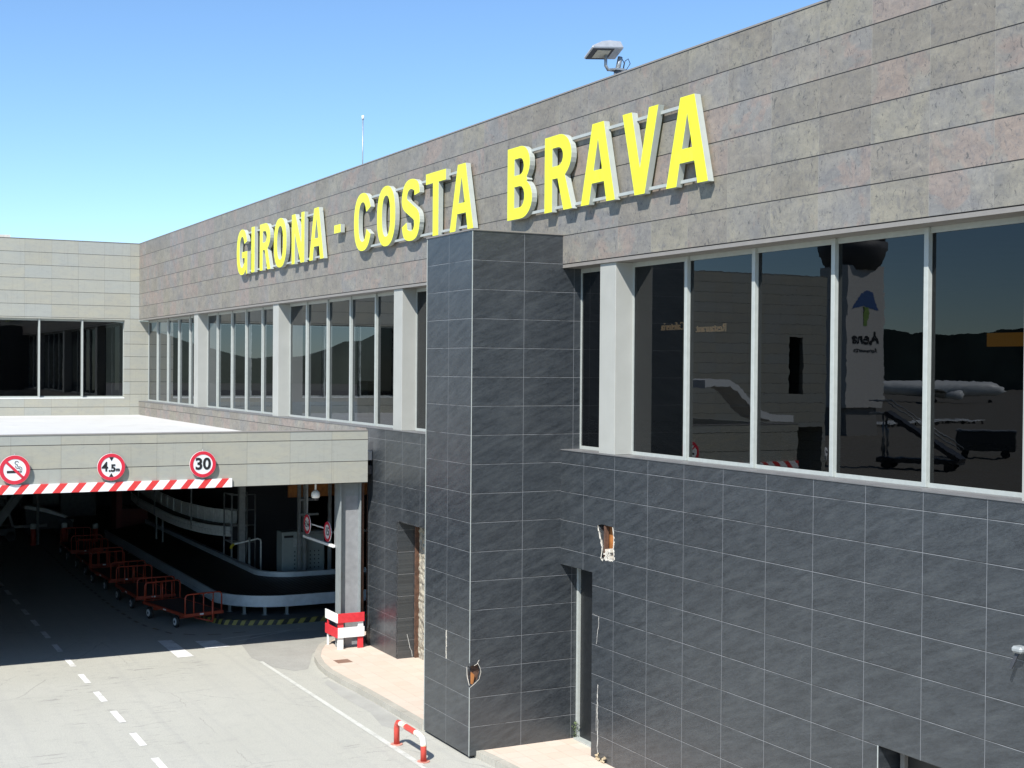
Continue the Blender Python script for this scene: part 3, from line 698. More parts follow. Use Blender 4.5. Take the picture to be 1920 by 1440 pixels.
# ============================================================ ROUND SIGNS ON THE CANOPY
def disc_mb(r0, r1, y0, y1, n=40):
    b = MB(); c = [(math.cos(2*math.pi*k/n), math.sin(2*math.pi*k/n)) for k in range(n)]
    if r0 <= 0: return b.poly([(x*r1, y0, z*r1) for x, z in c], (0, y1-y0, 0))
    vs = [(x*r, y, z*r) for r in (r0, r1) for y in (y0, y1) for x, z in c]
    I = lambda a, b_, k: (a*2+b_)*n + k % n
    fs = []
    for k in range(n): fs += [(I(0, 0, k), I(1, 0, k), I(1, 0, k+1), I(0, 0, k+1)), (I(0, 1, k), I(0, 1, k+1), I(1, 1, k+1), I(1, 1, k)), (I(1, 0, k), I(1, 1, k), I(1, 1, k+1), I(1, 0, k+1)), (I(0, 0, k), I(0, 0, k+1), I(0, 1, k+1), I(0, 1, k))]
    return b.add(vs, fs)
def round_sign(x, y, z, r, label, rz=0, group=None):
    s = empty('road_sign', (x, y, z), rz, label=label, cat='sign', group=group)
    disc_mb(0, r, 0, .025).build('sign_plate', WSIGN, s)
    disc_mb(r*.74, r*.985, -.008, .0).build('red_ring', REDSIGN, s)
    return s
fm = lambda u, v, w: Vector((u, -.010+w, v))
CY = 35.66
s1 = round_sign(-4.92, CY, 5.385, .35, 'round red-ringed white sign reading 30, rightmost of three on the canopy front')
text_mesh('30', .42, .008, fm, 'numeral', BLACK, s1, 1.0, .012)
s2 = round_sign(-7.28, CY, 5.375, .35, 'round red-ringed height sign reading 4.5 m, middle one on the canopy front')
text_mesh('4', .34, .008, lambda u, v, w: fm(u-.16, v, w), 'numeral', BLACK, s2, .95, .006)
text_mesh('.5', .25, .008, lambda u, v, w: fm(u+.02, v-.035, w), 'numeral', BLACK, s2, 1.0, .010)
text_mesh('m', .125, .008, lambda u, v, w: fm(u+.165, v-.065, w), 'numeral', BLACK, s2, 1.0, .006)
MB().poly([(-.055, -.009, .25), (.055, -.009, .25), (0, -.009, .155)], (0, .008, 0)).build('triangle', BLACK, s2)
MB().poly([(-.055, -.009, -.25), (.055, -.009, -.25), (0, -.009, -.155)], (0, .008, 0)).build('triangle', BLACK, s2)
s3 = round_sign(-9.62, CY, 5.365, .365, 'round no smoking sign with red slash over a cigarette, leftmost on the canopy front')
cg = MB(); cg.box(-.185, .10, -.009, -.002, -.075, -.02); cg.box(.115, .135, -.009, -.002, -.065, -.025); cg.box(.15, .165, -.009, -.002, -.065, -.025)
def wire2(b, pts, w):
    for a, c in zip(pts, pts[1:]):
        a, c = Vector(a), Vector(c); d = (c-a).normalized(); n = Vector((-d.y, d.x))*w/2
        q = [a+n-d*w*.3, c+n+d*w*.3, c-n+d*w*.3, a-n-d*w*.3]; b.poly([(v.x, -.009, v.y) for v in q], (0, .006, 0))
wire2(cg, [(.165, -.01), (.165, .05), (.13, .075), (.08, .075), (.06, .10), (.06, .13), (.02, .14), (0, .17), (.02, .21), (.07, .21), (.09, .18)], .012)
wire2(cg, [(.125, -.01), (.125, .03), (.09, .04), (.04, .045), (.02, .07), (.02, .10)], .012)
cg.build('cigarette', BLACK, s3)
sl_ = MB(); sl_.bar((-.20, -.012, .20), (.20, -.012, -.20), .006, .062); sl_.build('slash_bar', REDSIGN, s3)
for s in (s1, s2, s3):
    MB().tube([(0, .03, -.38), (0, .03, .40)], .012).build('bracket', STEEL, s)
    MB().box(-.05, .05, .026, .10, .10, .14).box(-.05, .05, .026, .10, -.14, -.10).build('bracket', STEEL, s)
b_ = box('striped_board', -14.0, -4.12, 35.70, 35.758, 4.755, 4.985, STRB)
tag(b_, 'long red and white diagonally striped warning board along the bottom of the canopy', 'warning board')

# signs 24 and 15 on the bracket behind the post
def side_sign(x, y, z, r, txt, label):
    s = empty('road_sign', (x, y, z), R(-90), label=label, cat='sign')
    disc_mb(0, r, 0, .02).build('sign_plate', WSIGN, s)
    disc_mb(r*.72, r*.985, -.008, 0).build('red_ring', REDSIGN, s)
    text_mesh(txt, r*(1.15 if len(txt) < 3 else .9), .008, fm, 'numeral', BLACK, s, .95, .003)
    return s
sa = side_sign(-.98, 38.75, 3.30, .29, '2.4', 'round red-ringed width sign reading 2.4, left of the 15 sign under the canopy')
for q in (1, -1): MB().poly([(q*.20, -.009, .05), (q*.20, -.009, -.05), (q*.14, -.009, 0)], (0, .008, 0)).build('triangle', BLACK, sa)
side_sign(-.98, 36.98, 3.27, .29, '15', 'round red-ringed sign reading 15 beside the steel post under the canopy')
bk = empty('sign_bracket', (-.96, 37.8, 2.92), label='white horizontal bracket holding the two small round signs behind the steel post', cat='bracket')
MB().box(-.05, .03, -1.35, 1.25, -.04, .03).build('bar', WHITE, bk)
MB().box(.04, .07, -.5, .95, .38, .42).build('rod', WHITE, bk)
MB().box(.04, .08, -1.30, -1.24, -.02, 1.9).box(.04, .08, 1.16, 1.22, -.02, 1.9).build('hanger', HSTEEL, bk)

# dome camera
dc = empty('dome_camera', (-1.47, 36.6, 4.38), label='white dome camera hanging from the canopy soffit above the small round signs', cat='camera')
MB().tube([(0, 0, .10), (0, 0, .57)], .028, 10).build('stem', WHITE, dc)
MB().tube([(0, 0, -.10), (0, 0, -.09), (0, 0, .0), (0, 0, .07), (0, 0, .13)], [.05, .105, .125, .11, .04], 20).build('housing', WHITE, dc)
MB().tube([(0, 0, -.16), (0, 0, -.14), (0, 0, -.10)], [.02, .06, .075], 16).build('lens_dome', plain('smoked_dome', (.05, .05, .055), .1), dc)

# guard around the post foot
g = empty('post_guard', (-.62, 36.1, .09), label='red and white barrier frame around the foot of the steel post', cat='barrier')
gl = lambda b, name, m: (lambda o: o.data.transform(Matrix.Translation(-g.location)))(b.build(name, m, g, bev=.004))
gx0, gx1, gy0, gy1 = -1.05, -.26, 35.90, 36.85
gl(MB().box(gx0, gx1, gy0-.03, gy0, .84, 1.10), 'rail', RED)
gl(MB().box(gx0-.03, gx0, gy0-.03, gy1, .84, 1.10), 'rail', WHITE)
gl(MB().box(gx0, gx1, gy0-.03, gy0, .42, .70), 'rail', WHITE)
gl(MB().box(gx0-.03, gx0, gy0-.03, gy1, .42, .70), 'rail', RED)
for (x, y) in ((gx0+.02, gy0+.01), (gx1-.18, gy0+.01), (gx0+.0, gy1-.14)):
    lg = y > 36.5
    for z0, z1, m in ((.09, .42, WHITE if x < -.8 else RED), (.42, .84, RED if x < -.8 else WHITE), (.84, 1.08, WHITE)):
        gl(MB().box(x, x+(.16 if not lg else .05), y, y+.06, z0, z1), 'post', m)

# red and white hoop bollard by the kerb
hb = empty('hoop_barrier', (-3.03, 26.13, -.06), label='low red and white bent tube barrier with peeling paint beside the kerb', cat='barrier')
tube = plain('x', (.5, .5, .5))
def band_mat():
    n = NT('peeling_red_white'); c = n.coord(); x, y, z = n.sep(c)
    f = n.noise(c, 7, 5, .7); yy = n.math('ADD', y, n.math('MULTIPLY', n.math('SUBTRACT', f, .5), .05))
    white = n.math('MAXIMUM', n.math('MULTIPLY', n.math('GREATER_THAN', yy, .22), n.math('LESS_THAN', yy, .50)), n.math('MULTIPLY', n.math('LESS_THAN', yy, -.30), n.math('GREATER_THAN', yy, -2)))
    red = n.mix(n.rng(f, .6, .75), (.60, .07, .05), (.62, .25, .2))
    wh = n.mix(n.rng(n.noise(c, 11, 5, .8), .50, .62), (.74, .72, .68), (.55, .36, .14))
    leg = n.math('LESS_THAN', z, .36)
    ww = n.math('MULTIPLY', white, n.math('GREATER_THAN', z, .33))
    topw = n.math('MULTIPLY', n.math('GREATER_THAN', z, .34), n.math('LESS_THAN', z, .42))
    return n.fin(n.mix(ww, red, wh), .45)
BAND = band_mat()
MB().tube([(0, .72, .02), (0, .72, .36), (0, .70, .43), (0, .64, .49), (0, .55, .50), (0, -.50, .50), (0, -.60, .49), (0, -.67, .44), (0, -.70, .36), (0, -.70, .02)], .062, 16).build('tube', BAND, hb)
for y in (.72, -.70): MB().tube([(0, y, .004), (0, y, .02)], .13, 20).build('base_plate', plain('worn_red_plate', (.5, .22, .17), .7, var=.4, scale=16), hb)

# pavement drain cover
dr = MB().box(-1.62, -1.22, 34.26, 34.66, .085, .098).build('drain_cover', plain('brown_cover', (.22, .13, .09), .7, var=.25, scale=12), None, label='small brown square cover set in the pink pavement', cat='cover')

# weed at the foot of the pillar
wd = MB(); rw = random.Random(5)
for i in range(60):
    a = rw.uniform(0, 6.28); h_ = rw.uniform(.02, .36); p = Vector((rw.gauss(0, .035), rw.gauss(0, .035), h_)); t = Vector((math.cos(a), math.sin(a), rw.uniform(-.2, .8)))*rw.uniform(.03, .07); s = t.cross(Vector((0, 0, 1))).normalized()*.012
    wd.add([p, p+t*.5+s, p+t, p+t*.5-s], [(0, 1, 2, 3)])
wd.tube([(0, 0, 0), (0, .01, .2), (.01, 0, .34)], .004, 5)
o = wd.build('weed', plain('weed_green', (.10, .14, .05), .7, var=.3), None, recalc=False, label='small green weed growing in the corner between pillar and doorway', cat='weed'); o.location = (.36, 25.10, .09)

# floodlight on the parapet
fl = empty('floodlight', (1.05, 24.75, 13.3), label='grey floodlight on a short post above the parapet', cat='floodlight')
MB().tube([(0, 0, 0), (0, 0, 1.0)], .085, 14).build('post', plain('flood_post_grey', (.22, .24, .27), .45, .4), fl)
bk_ = MB(); bk_.bar((0, -.0, 1.0), (0, 0, 1.04), .24, .24); bk_.tube([(-.08, 0, 1.02), (-.24, 0, 1.0), (-.30, 0, 1.08), (-.30, 0, 1.30)], .035, 8); bk_.tube([(.0, 0, 1.04), (.06, 0, 1.3)], .055, 8)
bk_.build('bracket', STEEL, fl)
hd = MB(); Mh = Matrix.Translation((-.31, 0, 1.36)) @ Matrix.Rotation(R(-26), 4, 'X') @ Matrix.Rotation(R(-7), 4, 'Y') @ Matrix.Scale(.86, 4)
prof = [(-.52, -.04), (-.50, .03), (-.15, .17), (.10, .20), (.40, .17), (.42, -.04)]
hd.poly([Mh @ Vector((x, -.24, z)) for x, z in prof], Mh.to_3x3() @ Vector((0, .48, 0)))
hd.build('housing', plain('flood_housing', (.42, .44, .46), .4, .3), fl, bev=.02)
MB().box(-.48, .14, -.215, .215, -.052, -.040, M=Mh).build('lens_frame', DSTEEL, fl)
MB().box(-.34, .06, -.15, .15, -.06, -.053, M=Mh).build('lens', plain('flood_glass', (.55, .52, .42), .15), fl)
MB().box(.32, .44, -.15, .15, .02, .12, M=Mh).build('gear_box', DSTEEL, fl)
MB().tube([(.08, -.02, 1.28), (.14, -.03, 1.18), (.12, -.02, 1.06), (.2, -.02, 1.04), (.29, -.03, 1.18), (.24, -.03, 1.28), (.16, -.03, 1.22), (.1, -.02, .9)], .009, 6).build('cable', BLACK, fl)

# rod on the roof
rd = empty('lightning_rod', (1.0, 39.52, 13.1), label='thin upright rod on the roof behind the letters', cat='rod')
MB().tube([(0, 0, 0), (0, 0, 2.55)], .017, 6).build('pole', STEEL, rd)
MB().tube([(0, 0, 2.5), (0, 0, 2.62)], .04, 8).build('tip', WHITE, rd)

# wall fixture at the right edge
wf = empty('wall_light', (0, 12.78, 4.33), label='small grey wall light with a dark downward arm low on the slate wall', cat='wall light')
MB().box(-.17, .0, -.09, .09, -.03, .06).build('housing', plain('fixture_grey', (.27, .29, .29), .45), wf, bev=.03)
MB().bar((-.10, .02, -.02), (-.14, .10, -.24), .05, .02).build('arm', DSTEEL, wf)

# ============================================================ CARTS
def make_cart():
    c = empty('baggage_cart', (0, 0, 0))
    L, Wd = 3.0, 1.3
    box('deck', .03, Wd-.03, .03, L-.03, .38, .41, DECK, c)
    f = MB()
    for x in (0, Wd-.06): f.box(x, x+.06, 0, L, .33, .42)
    for y in (0, L-.06): f.box(.06, Wd-.06, y, y+.06, .33, .42)
    for y in (.55, L-.6): f.box(.1, Wd-.1, y, y+.06, .20, .329)
    f.build('frame', ORANGE, c, bev=.004)
    for y in (.06, L-.06):
        r = MB(); h = 1.0
        r.tube([(.04, y, .40), (.04, y, h-.10), (.07, y, h-.03), (.14, y, h), (Wd-.14, y, h), (Wd-.07, y, h-.03), (Wd-.04, y, h-.10), (Wd-.04, y, .40)], .024, 8)
        for k in range(1, 4): r.tube([(Wd*k/4, y, .40), (Wd*k/4, y, h)], .020, 8)
        r.build('end_rail', ORANGE, c)
    for x in (-.02, Wd+.02):
        for y in (.55, L-.55):
            w = MB(); s = -1 if x < .5 else 1
            w.tube([(x-.045, y, .13), (x-.03, y, .13), (x+.03, y, .13), (x+.045, y, .13)], [.16, .19, .19, .16], 24)
            wo = w.build('wheel', RUBBER, c)
            MB().tube([(x+s*.03, y, .13), (x+s*.055, y, .13)], [.125, .11], 18).build('rim', RIM, wo)
            MB().tube([(x+s*.05, y, .13), (x+s*.065, y, .13)], [.045, .04], 10).build('hub', DSTEEL, wo)
    t = MB(); t.tube([(Wd*.25, .0, .3), (Wd*.5, -.55, .22), (Wd*.75, .0, .3)], .028, 8); t.tube([(Wd*.5, -.55, .22), (Wd*.5+.02, -.50, .9)], .028, 8)
    t.build('tow_bar', ORANGE, c)
    MB().box(.5, .62, -.006, -.001, .355, .405).box(-.006, -.001, 1.3, 1.5, .355, .40).build('reflector', WHITE, c)
    return c
cart0 = make_cart()
spots = [(-3.98, 41.28, R(12), 'orange baggage cart nearest the sunlight, its front rail before the carousel corner'),
         (-4.60, 45.15, R(2), 'second orange baggage cart from the sunlit road, in the row beside the carousel'),
         (-4.66, 49.2, R(3), 'third orange baggage cart from the sunlit road, middle of the row of five'),
         (-4.66, 53.2, R(0), 'fourth orange baggage cart from the sunlit road, next to last in the row'),
         (-4.62, 57.5, R(-1), 'farthest orange baggage cart in the row, in front of the red posts')]
for i, (x, y, a, lb) in enumerate(spots):
    o = cart0 if i == 0 else copy_tree(cart0)
    o.location = (x, y, 0); o.rotation_euler[2] = a; tag(o, lb, 'baggage cart', 'baggage carts parked beside the carousel')

# ============================================================ CAROUSEL
CR = empty('baggage_carousel', (0, 44, .09), label='long black sloped baggage belt with pale metal sides curving under the canopy', cat='conveyor')
def loc0(o, e=None): o.data.transform(Matrix.Translation(-(e or CR).location)); return o
def path(cx, cy, r, y_far, x_far, n=14):
    P = [(cx-r, y_far-(y_far-cy)*k/12) for k in range(13)]
    P += [(cx+r*math.cos(a), cy+r*math.sin(a)) for a in [math.pi+(math.pi/2)*k/n for k in range(1, n+1)]]
    P += [(cx+(x_far-cx)*k/6, cy-r) for k in range(1, 7)]
    return P
PO = path(-.6, 43.35, 2.0, 61, 8.4); PI_ = path(.35, 44.65, 1.2, 61, 8.4)
def ribbon(b, A, B, za, zb, mi=0, sm=True):
    n = len(A); b.add([(x, y, za) for x, y in A]+[(x, y, zb) for x, y in B], [(i, i+1, n+i+1, n+i) for i in range(n-1)], mi, sm)
def offs(P, d):
    out = []
    for i, p in enumerate(P):
        a = Vector(P[max(0, i-1)]); b = Vector(P[min(len(P)-1, i+1)]); t = (b-a).normalized(); out.append(tuple(Vector(p)+Vector((-t.y, t.x))*d))
    return out
def belt_mat():
    n = NT('black_belt'); c = n.coord(); x, y, z = n.sep(c)
    w = n.math('SINE', n.math('MULTIPLY', n.math('ADD', y, n.math('MULTIPLY', x, -.6)), 42)); n.bump(w, .7, .012)
    return n.fin(n.mix(n.rng(n.noise(c, 2, 4), .3, .7), (.012, .012, .012), (.022, .021, .021)), .5, 0, .5)
b = MB(); ribbon(b, offs(PO, .06), PI_, .74, 1.0); loc0(b.build('belt', belt_mat(), CR, recalc=False))
b = MB(); ribbon(b, PO, offs(PO, .07), .77, .77); ribbon(b, offs(PO, .07), offs(PO, .07), .77, .70); ribbon(b, PO, PO, .77, .62); ribbon(b, offs(PO, .02), offs(PO, .02), .62, .61)
ribbon(b, offs(PO, .02), offs(PO, .02), .61, .54); ribbon(b, PO, PO, .54, .42); ribbon(b, PO, offs(PO, .5), .42, .42)
ribbon(b, PO, offs(PO, .02), .62, .62); ribbon(b, PO, offs(PO, .02), .54, .54)
loc0(b.build('outer_skirt', ALU, CR, recalc=False))
b = MB(); ribbon(b, PI_, PI_, .95, 1.16); ribbon(b, PI_, offs(PI_, .16), 1.16, 1.16); ribbon(b, offs(PI_, .16), offs(PI_, .16), 1.16, .5)
loc0(b.build('inner_rim', ALU, CR, recalc=False))
PL = offs(PO, .45)
for i in (2, 4, 6, 8, 10, 14, 18, 22, 26, 28, 30):
    x, y = PL[i] if i < len(PL) else PL[-1]
    loc0(MB().box(x-.04, x+.04, y-.04, y+.04, .09, .6).box(x-.08, x+.08, y-.08, y+.08, .09, .10).build('leg', GSTEEL, CR))

# upper conveyor hung from the soffit
UC = empty('overhead_conveyor', (-1.5, 50, 2.3), label='curved overhead conveyor with ribbed bright metal side hanging above the carousel', cat='conveyor')
import numpy as np
upx = [(170, 150, 62), (270, 235, 59.5), (400, 300, 57.5), (480, 345, 56), (560, 385, 54.8), (640, 425, 53.8), (740, 465, 52.6), (850, 500, 51.6), (950, 525, 50.9), (1040, 548, 50.3), (1150, 570, 49.7), (1250, 583, 49.2), (1350, 594, 48.8), (1450, 600, 48.5)]
def pix(px, py, Y):
    f = 2559.1; a = (px-960)/f; b2 = (py-720)/f; c_, s_ = math.cos(ROL), math.sin(ROL); u = a*c_+b2*s_; v = -a*s_+b2*c_
    d_ = rt0*u - up0*v + fw; t = Y/d_.y; return Vector((-14.249, 0, 7.985)) + d_*t
UP = [pix(220+.14583*x, 900+.14583*y, Y) for x, y, Y in upx]
UP = [p for p in UP if p.z < 4.9]
def rib3(b, A, B, mi=0): n = len(A); b.add(list(A)+list(B), [(i, i+1, n+i+1, n+i) for i in range(n-1)], mi, True)
V3 = lambda x, y, z: Vector((x, y, z))
sk_ = MB()
for z0, z1, o_ in [(0, -.07, 0), (-.08, -.16, .012), (-.17, -.25, 0), (-.26, -.36, .012)]:
    A = [p+V3(o_, o_, z0) for p in UP]; B = [p+V3(o_, o_, z1) for p in UP]; A2 = [p+V3(.03, .03, 0) for p in A]; B2 = [p+V3(.03, .03, 0) for p in B]
    rib3(sk_, A, B); rib3(sk_, A2, B2); rib3(sk_, A, A2); rib3(sk_, B, B2)
loc0(sk_.build('side_panel', ALUL, UC, recalc=False), UC)
w3 = V3(.45, .75, .0)
bb = MB(); rib3(bb, [p+V3(.03, .03, .02) for p in UP], [p+w3 for p in UP]); rib3(bb, [p+V3(.03, .03, -.3) for p in UP], [p+w3+V3(0, 0, -.3) for p in UP]); loc0(bb.build('belt', RUBBER, UC, recalc=False), UC)
gb = MB(); A = [p+w3+V3(0, 0, -.3) for p in UP]; B = [p+w3+V3(0, 0, .50) for p in UP]; rib3(gb, A, B); rib3(gb, [p+V3(.03, .04, 0) for p in A], [p+V3(.03, .04, 0) for p in B]); rib3(gb, B, [p+V3(.03, .04, 0) for p in B])
loc0(gb.build('guard_panel', ALUL, UC, recalc=False), UC)
for i in range(2, len(UP)-1):
    p = UP[i]+w3; loc0(MB().bar(p+V3(-.02, -.02, -.05), p+V3(-.02, -.02, .5), .02, .02).build('guard_rib', ALUL, UC), UC)
for i in (1, 3, 8):
    p = UP[min(i, len(UP)-1)]; loc0(MB().tube([(p.x, p.y, p.z-.3), (p.x, p.y, 4.95)], .03, 8).build('hanger', HSTEEL, UC), UC)
for i in (3, 4):
    p = UP[i]; loc0(MB().tube([(p.x+.1, p.y+.1, .09), (p.x+.1, p.y+.1, p.z-.3)], .04, 8).build('leg', HSTEEL, UC), UC)
e_ = UP[-1]
eb = MB(); eb.box(e_.x, e_.x+.7, e_.y+.1, e_.y+.8, e_.z-.55, e_.z+.02); loc0(eb.build('end_drive', DSTEEL, UC, bev=.02), UC)

# access platform beside the conveyor end
PF = empty('service_platform', (.0, 48, .09), label='dark steel ladder frame and platform at the end of the overhead conveyor', cat='platform')
pb = MB()
for x, y in ((-.75, 47.6), (-.75, 48.6), (.1, 47.6), (.1, 48.6)): pb.tube([(x, y, 0), (x, y, 3.3)], .03, 6)
for z in (1.6, 2.2, 2.75, 3.3):
    pb.tube([(-.75, 47.6, z), (.1, 47.6, z)], .022, 6); pb.tube([(-.75, 48.6, z), (.1, 48.6, z-.15)], .022, 6); pb.tube([(-.75, 47.6, z), (-.75, 48.6, z)], .022, 6)
o = pb.build('frame', HSTEEL, PF); o.data.transform(Matrix.Translation((0, -48, 0)))

# looped handrail
hrl = empty('handrail', (-.4, 46.1, .09), label='pale bent pipe handrail with a yellow tip beside the carousel', cat='handrail')
MB().tube([(.26, 0, 0), (.26, 0, 1.78), (.24, 0, 1.86), (.14, 0, 1.90), (-.05, 0, 1.86), (-.72, 0, 1.74)], .028, 8).build('pipe', ALUL, hrl)
MB().tube([(-.15, 0, 0), (-.15, 0, 1.95)], .04, 8).build('post', GSTEEL, hrl)
MB().tube([(-.70, 0, 1.75), (-.78, 0, 1.68), (-.80, 0, 1.60)], .05, 8).build('tip', plain('yellow_tip', (.5, .42, .03)), hrl)

# control cabinet
cb = empty('control_cabinet', (1.1, 45.3, .09), label='grey control cabinet with small screen and rows of buttons behind the carousel', cat='cabinet')
MB().box(-.85, .68, -.35, .25, 0, 2.22).build('body', CAB, cb, bev=.015)
for x in (-.80, -.05): MB().box(x, x+.68, -.362, -.352, .12, 2.12).build('door', CAB, cb, bev=.003)
MB().box(-.45, -.05, -.37, -.363, 1.70, 1.98).build('screen', plain('cab_screen', (.42, .45, .45), .3), cb)
MB().box(-.78, -.45, -.37, -.363, 2.02, 2.10).build('name_plate', BLACK, cb)
bt = MB()
for i in range(3):
    for j in range(5):
        for x0 in (-.42, .14): bt.box(x0+i*.15, x0+i*.15+.04, -.378, -.363, .95+j*.14, .99+j*.14)
bt.build('button', BLACK, cb)
MB().box(.0, .025, -.385, -.363, .5, .95).build('handle', DSTEEL, cb)

# bollards in the hall
def bollard(x, y, lb, first=None):
    if first is None:
        b = empty('bollard', (x, y, -.06)); MB().tube([(0, 0, 0), (0, 0, .74)], .12, 14).build('post', plain('bollard_red', (.42, .05, .03), .5), b)
        MB().tube([(0, 0, .74), (0, 0, .93), (0, 0, .97)], [.125, .125, .09], 14).build('cap', WHITE, b)
    else: b = copy_tree(first); b.location = (x, y, -.06)
    tag(b, lb, 'bollard', 'red bollards at the back of the hall'); return b
b0 = bollard(-5.22, 63.5, 'red bollard with white top alone at the left, near the belt loader')
bollard(-3.92, 63.3, 'red bollard with white top in front of the pale vehicle', b0)
bollard(-2.70, 62.6, 'red bollard with white top farthest right, behind the last cart', b0)
o = MB().tube([(-4.98, 63.8, -.06), (-4.98, 63.8, 4.9)], .06, 8).build('hall_pole', HSTEEL); tag(o, 'thin grey upright pole between the belt loader and the pale vehicle', 'pole')

# belt loader leaning at the back
bl = empty('belt_loader', (-6.2, 66, -.06), label='dark inclined belt loader rising to the left at the back of the hall', cat='belt loader')
MB().bar((-.6, 0, .25), (1.0, .0, 2.45), .5, .28).build('boom', HSTEEL, bl)
MB().bar((-.8, -.3, .25), (.8, -.3, 2.6), .05, .10).build('side_rail', GSTEEL, bl)
MB().box(-.9, .5, -.5, .5, .25, .6).build('chassis', DSTEEL, bl, bev=.04)
MB().tube([(.5, 0, .4), (.1, 0, 1.9)], .06, 8).build('lift_strut', HSTEEL, bl)
for x in (-.6, .3):
    for y in (-.5, .42): MB().tube([(x, y, .22), (x, y+.12, .22)], .22, 16).build('wheel', RUBBER, bl)
# pale vehicle
vh = empty('service_vehicle', (-4.1, 67, -.06), label='small low white topped service vehicle parked behind the bollards', cat='vehicle')
MB().poly([(-1.0, -.6, .35), (1.1, -.6, .35), (1.1, -.6, .62), (.9, -.6, .80), (-.2, -.6, 1.25), (-1.0, -.6, 1.45), (-1.1, -.6, 1.30)], (0, 1.3, 0)).build('body', DSTEEL, vh, bev=.04)
MB().poly([(-1.15, -.66, 1.38), (-1.05, -.66, 1.52), (-.1, -.66, 1.32), (.85, -.66, .92), (.70, -.66, .86), (-.2, -.66, 1.16)], (0, 1.4, 0)).build('hood', WHITE, vh, bev=.02)
MB().box(.75, 1.14, -.5, .5, .62, .78).build('bumper', GSTEEL, vh, bev=.02)
for x in (-.65, .7):
    for y in (-.68, .56): MB().tube([(x, y, .28), (x, y+.14, .28)], .28, 18).build('wheel', RUBBER, vh)

# interior lit lettering seen through the glass, and the orange sign
def emis(name, col, st):
    n = NT(name); n.b.inputs['Emission Color'].default_value = (*col, 1); n.b.inputs['Emission Strength'].default_value = st; return n.fin(col, .5)
WARM = emis('warm_lit_letters', (1, .72, .38), .35)
def in_text(y, z, x, txt, lb):
    t = text_mesh(txt, .25, .03, lambda u, v, w: Vector((-w, u, v)), 'interior_sign', WARM); t.location = (x, y, z); tag(t, lb, 'sign', 'lit signs inside')
in_text(25.45, 8.94, 3.0, 'Cafeteria', 'dim warm lit lettering Cafeteria inside the window nearest the big pillar')
in_text(24.0, 8.87, 3.0, 'Restaurant', 'dim warm lit lettering Restaurant inside the second large window')
o = box('orange_light_box', 3.0, 3.12, 15.4, 16.33, 8.40, 8.62, emis('orange_lit_panel', (1, .45, .05), .25)); tag(o, 'orange lit panel inside the rightmost window', 'light box')
o = MB().box(2.8, 3.3, 43.5, 44.6, 6.2, 7.5).build('green_bin', plain('green_plastic', (.03, .16, .07), .5), None, bev=.05, label='green box standing behind the window left of the pillar', cat='box')

# ============================================================ AIRFIELD SEEN IN THE GLASS
# control tower
tw = empty('control_tower', (-101, 132, -.06), label='pale control tower with blue emblem mirrored in the large window', cat='tower')
MB().box(-3.0, 3.0, -2.5, 2.5, 3.5, 21).build('shaft', plain('tower_white', (.62, .60, .56), .7), tw)
MB().box(-2.4, 2.4, -2, 2, 0, 3.5).build('base', CONCW, tw)
MB().tube([(0, 0, 20.5), (0, 0, 23), (0, 0, 24)], [3.1, 4.3, 4.3], 8).build('cab_base', plain('tower_dark', (.10, .10, .10)), tw)
MB().tube([(0, 0, 24), (0, 0, 27)], [3.9, 4.3], 8).build('cab_glass', plain('cab_glass_dark', (.03, .04, .05), .1), tw)
MB().tube([(0, 0, 27), (0, 0, 28.2)], 4.6, 8).build('cab_roof', WHITE, tw)
tm = lambda dx, dz: (lambda u, v, w: Vector((dx+u, -2.56+w, dz+v)))
# faces toward the window (-Y, and +X for the direct side)
MB().poly([(-2.0, -2.54, 15.6), (-1.0, -2.54, 17.8), (0, -2.54, 18.0), (1.2, -2.54, 17.0), (2.2, -2.54, 15.6), (.4, -2.54, 16.0)], (0, .03, 0)).build('emblem', plain('emblem_blue', (.05, .12, .30)), tw)
MB().poly([(-.3, -2.54, 13.6), (.3, -2.54, 13.6), (.4, -2.54, 15.9), (-.4, -2.54, 15.9)], (0, .03, 0)).build('emblem', plain('emblem_green', (.22, .35, .08)), tw)
text_mesh('Aena', 2.0, .03, tm(.1, 12.0), 'lettering', BLACK, tw, 1.0, .04)
text_mesh('Aeropuerto', .8, .03, tm(0, 10.6), 'lettering', BLACK, tw)
# aircraft
ac = empty('airliner', (-243, 262, -.06), R(205), label='white twin engine airliner on the far apron mirrored in the rightmost windows', cat='aircraft')
fs = [(-19, 4.6, .3), (-17, 4.3, 1.0), (-12, 3.8, 1.8), (-6, 3.6, 2.0), (10, 3.6, 2.0), (14, 3.55, 1.9), (16.5, 3.35, 1.5), (18.3, 3.1, .8), (19, 3.0, .15)]
MB().tube([(x, 0, z) for x, z, r in fs], [r for *_, r in fs], 20).build('fuselage', WHITE, ac)
MB().poly([(-18.5, -.15, 5.2), (-16, -.15, 5.4), (-13.2, -.15, 5.5), (-17.2, -.15, 11.5), (-19.6, -.15, 11.5)], (0, .3, 0)).build('tail_fin', plain('tail_blue', (.03, .06, .2)), ac)
for s in (-1, 1):
    MB().poly([(3, s*1.8, 2.6), (-3, s*1.8, 2.6), (-7, s*17, 3.6), (-5, s*17, 3.6)], (0, 0, .3)).build('wing', GSTEEL, ac)
    MB().poly([(-15, s*.6, 5), (-18, s*.6, 5), (-19.5, s*6, 5.3), (-18.4, s*6, 5.3)], (0, 0, .2)).build('tailplane', GSTEEL, ac)
    MB().tube([(5.5, s*5, 2.0), (4.5, s*5, 2.0), (1.2, s*5, 2.0)], [1.0, 1.15, .6], 14).build('engine', WHITE, ac)
    MB().tube([(-1, s*2.8, .55), (-1, s*3.5, .55)], .55, 12).build('wheel', RUBBER, ac)
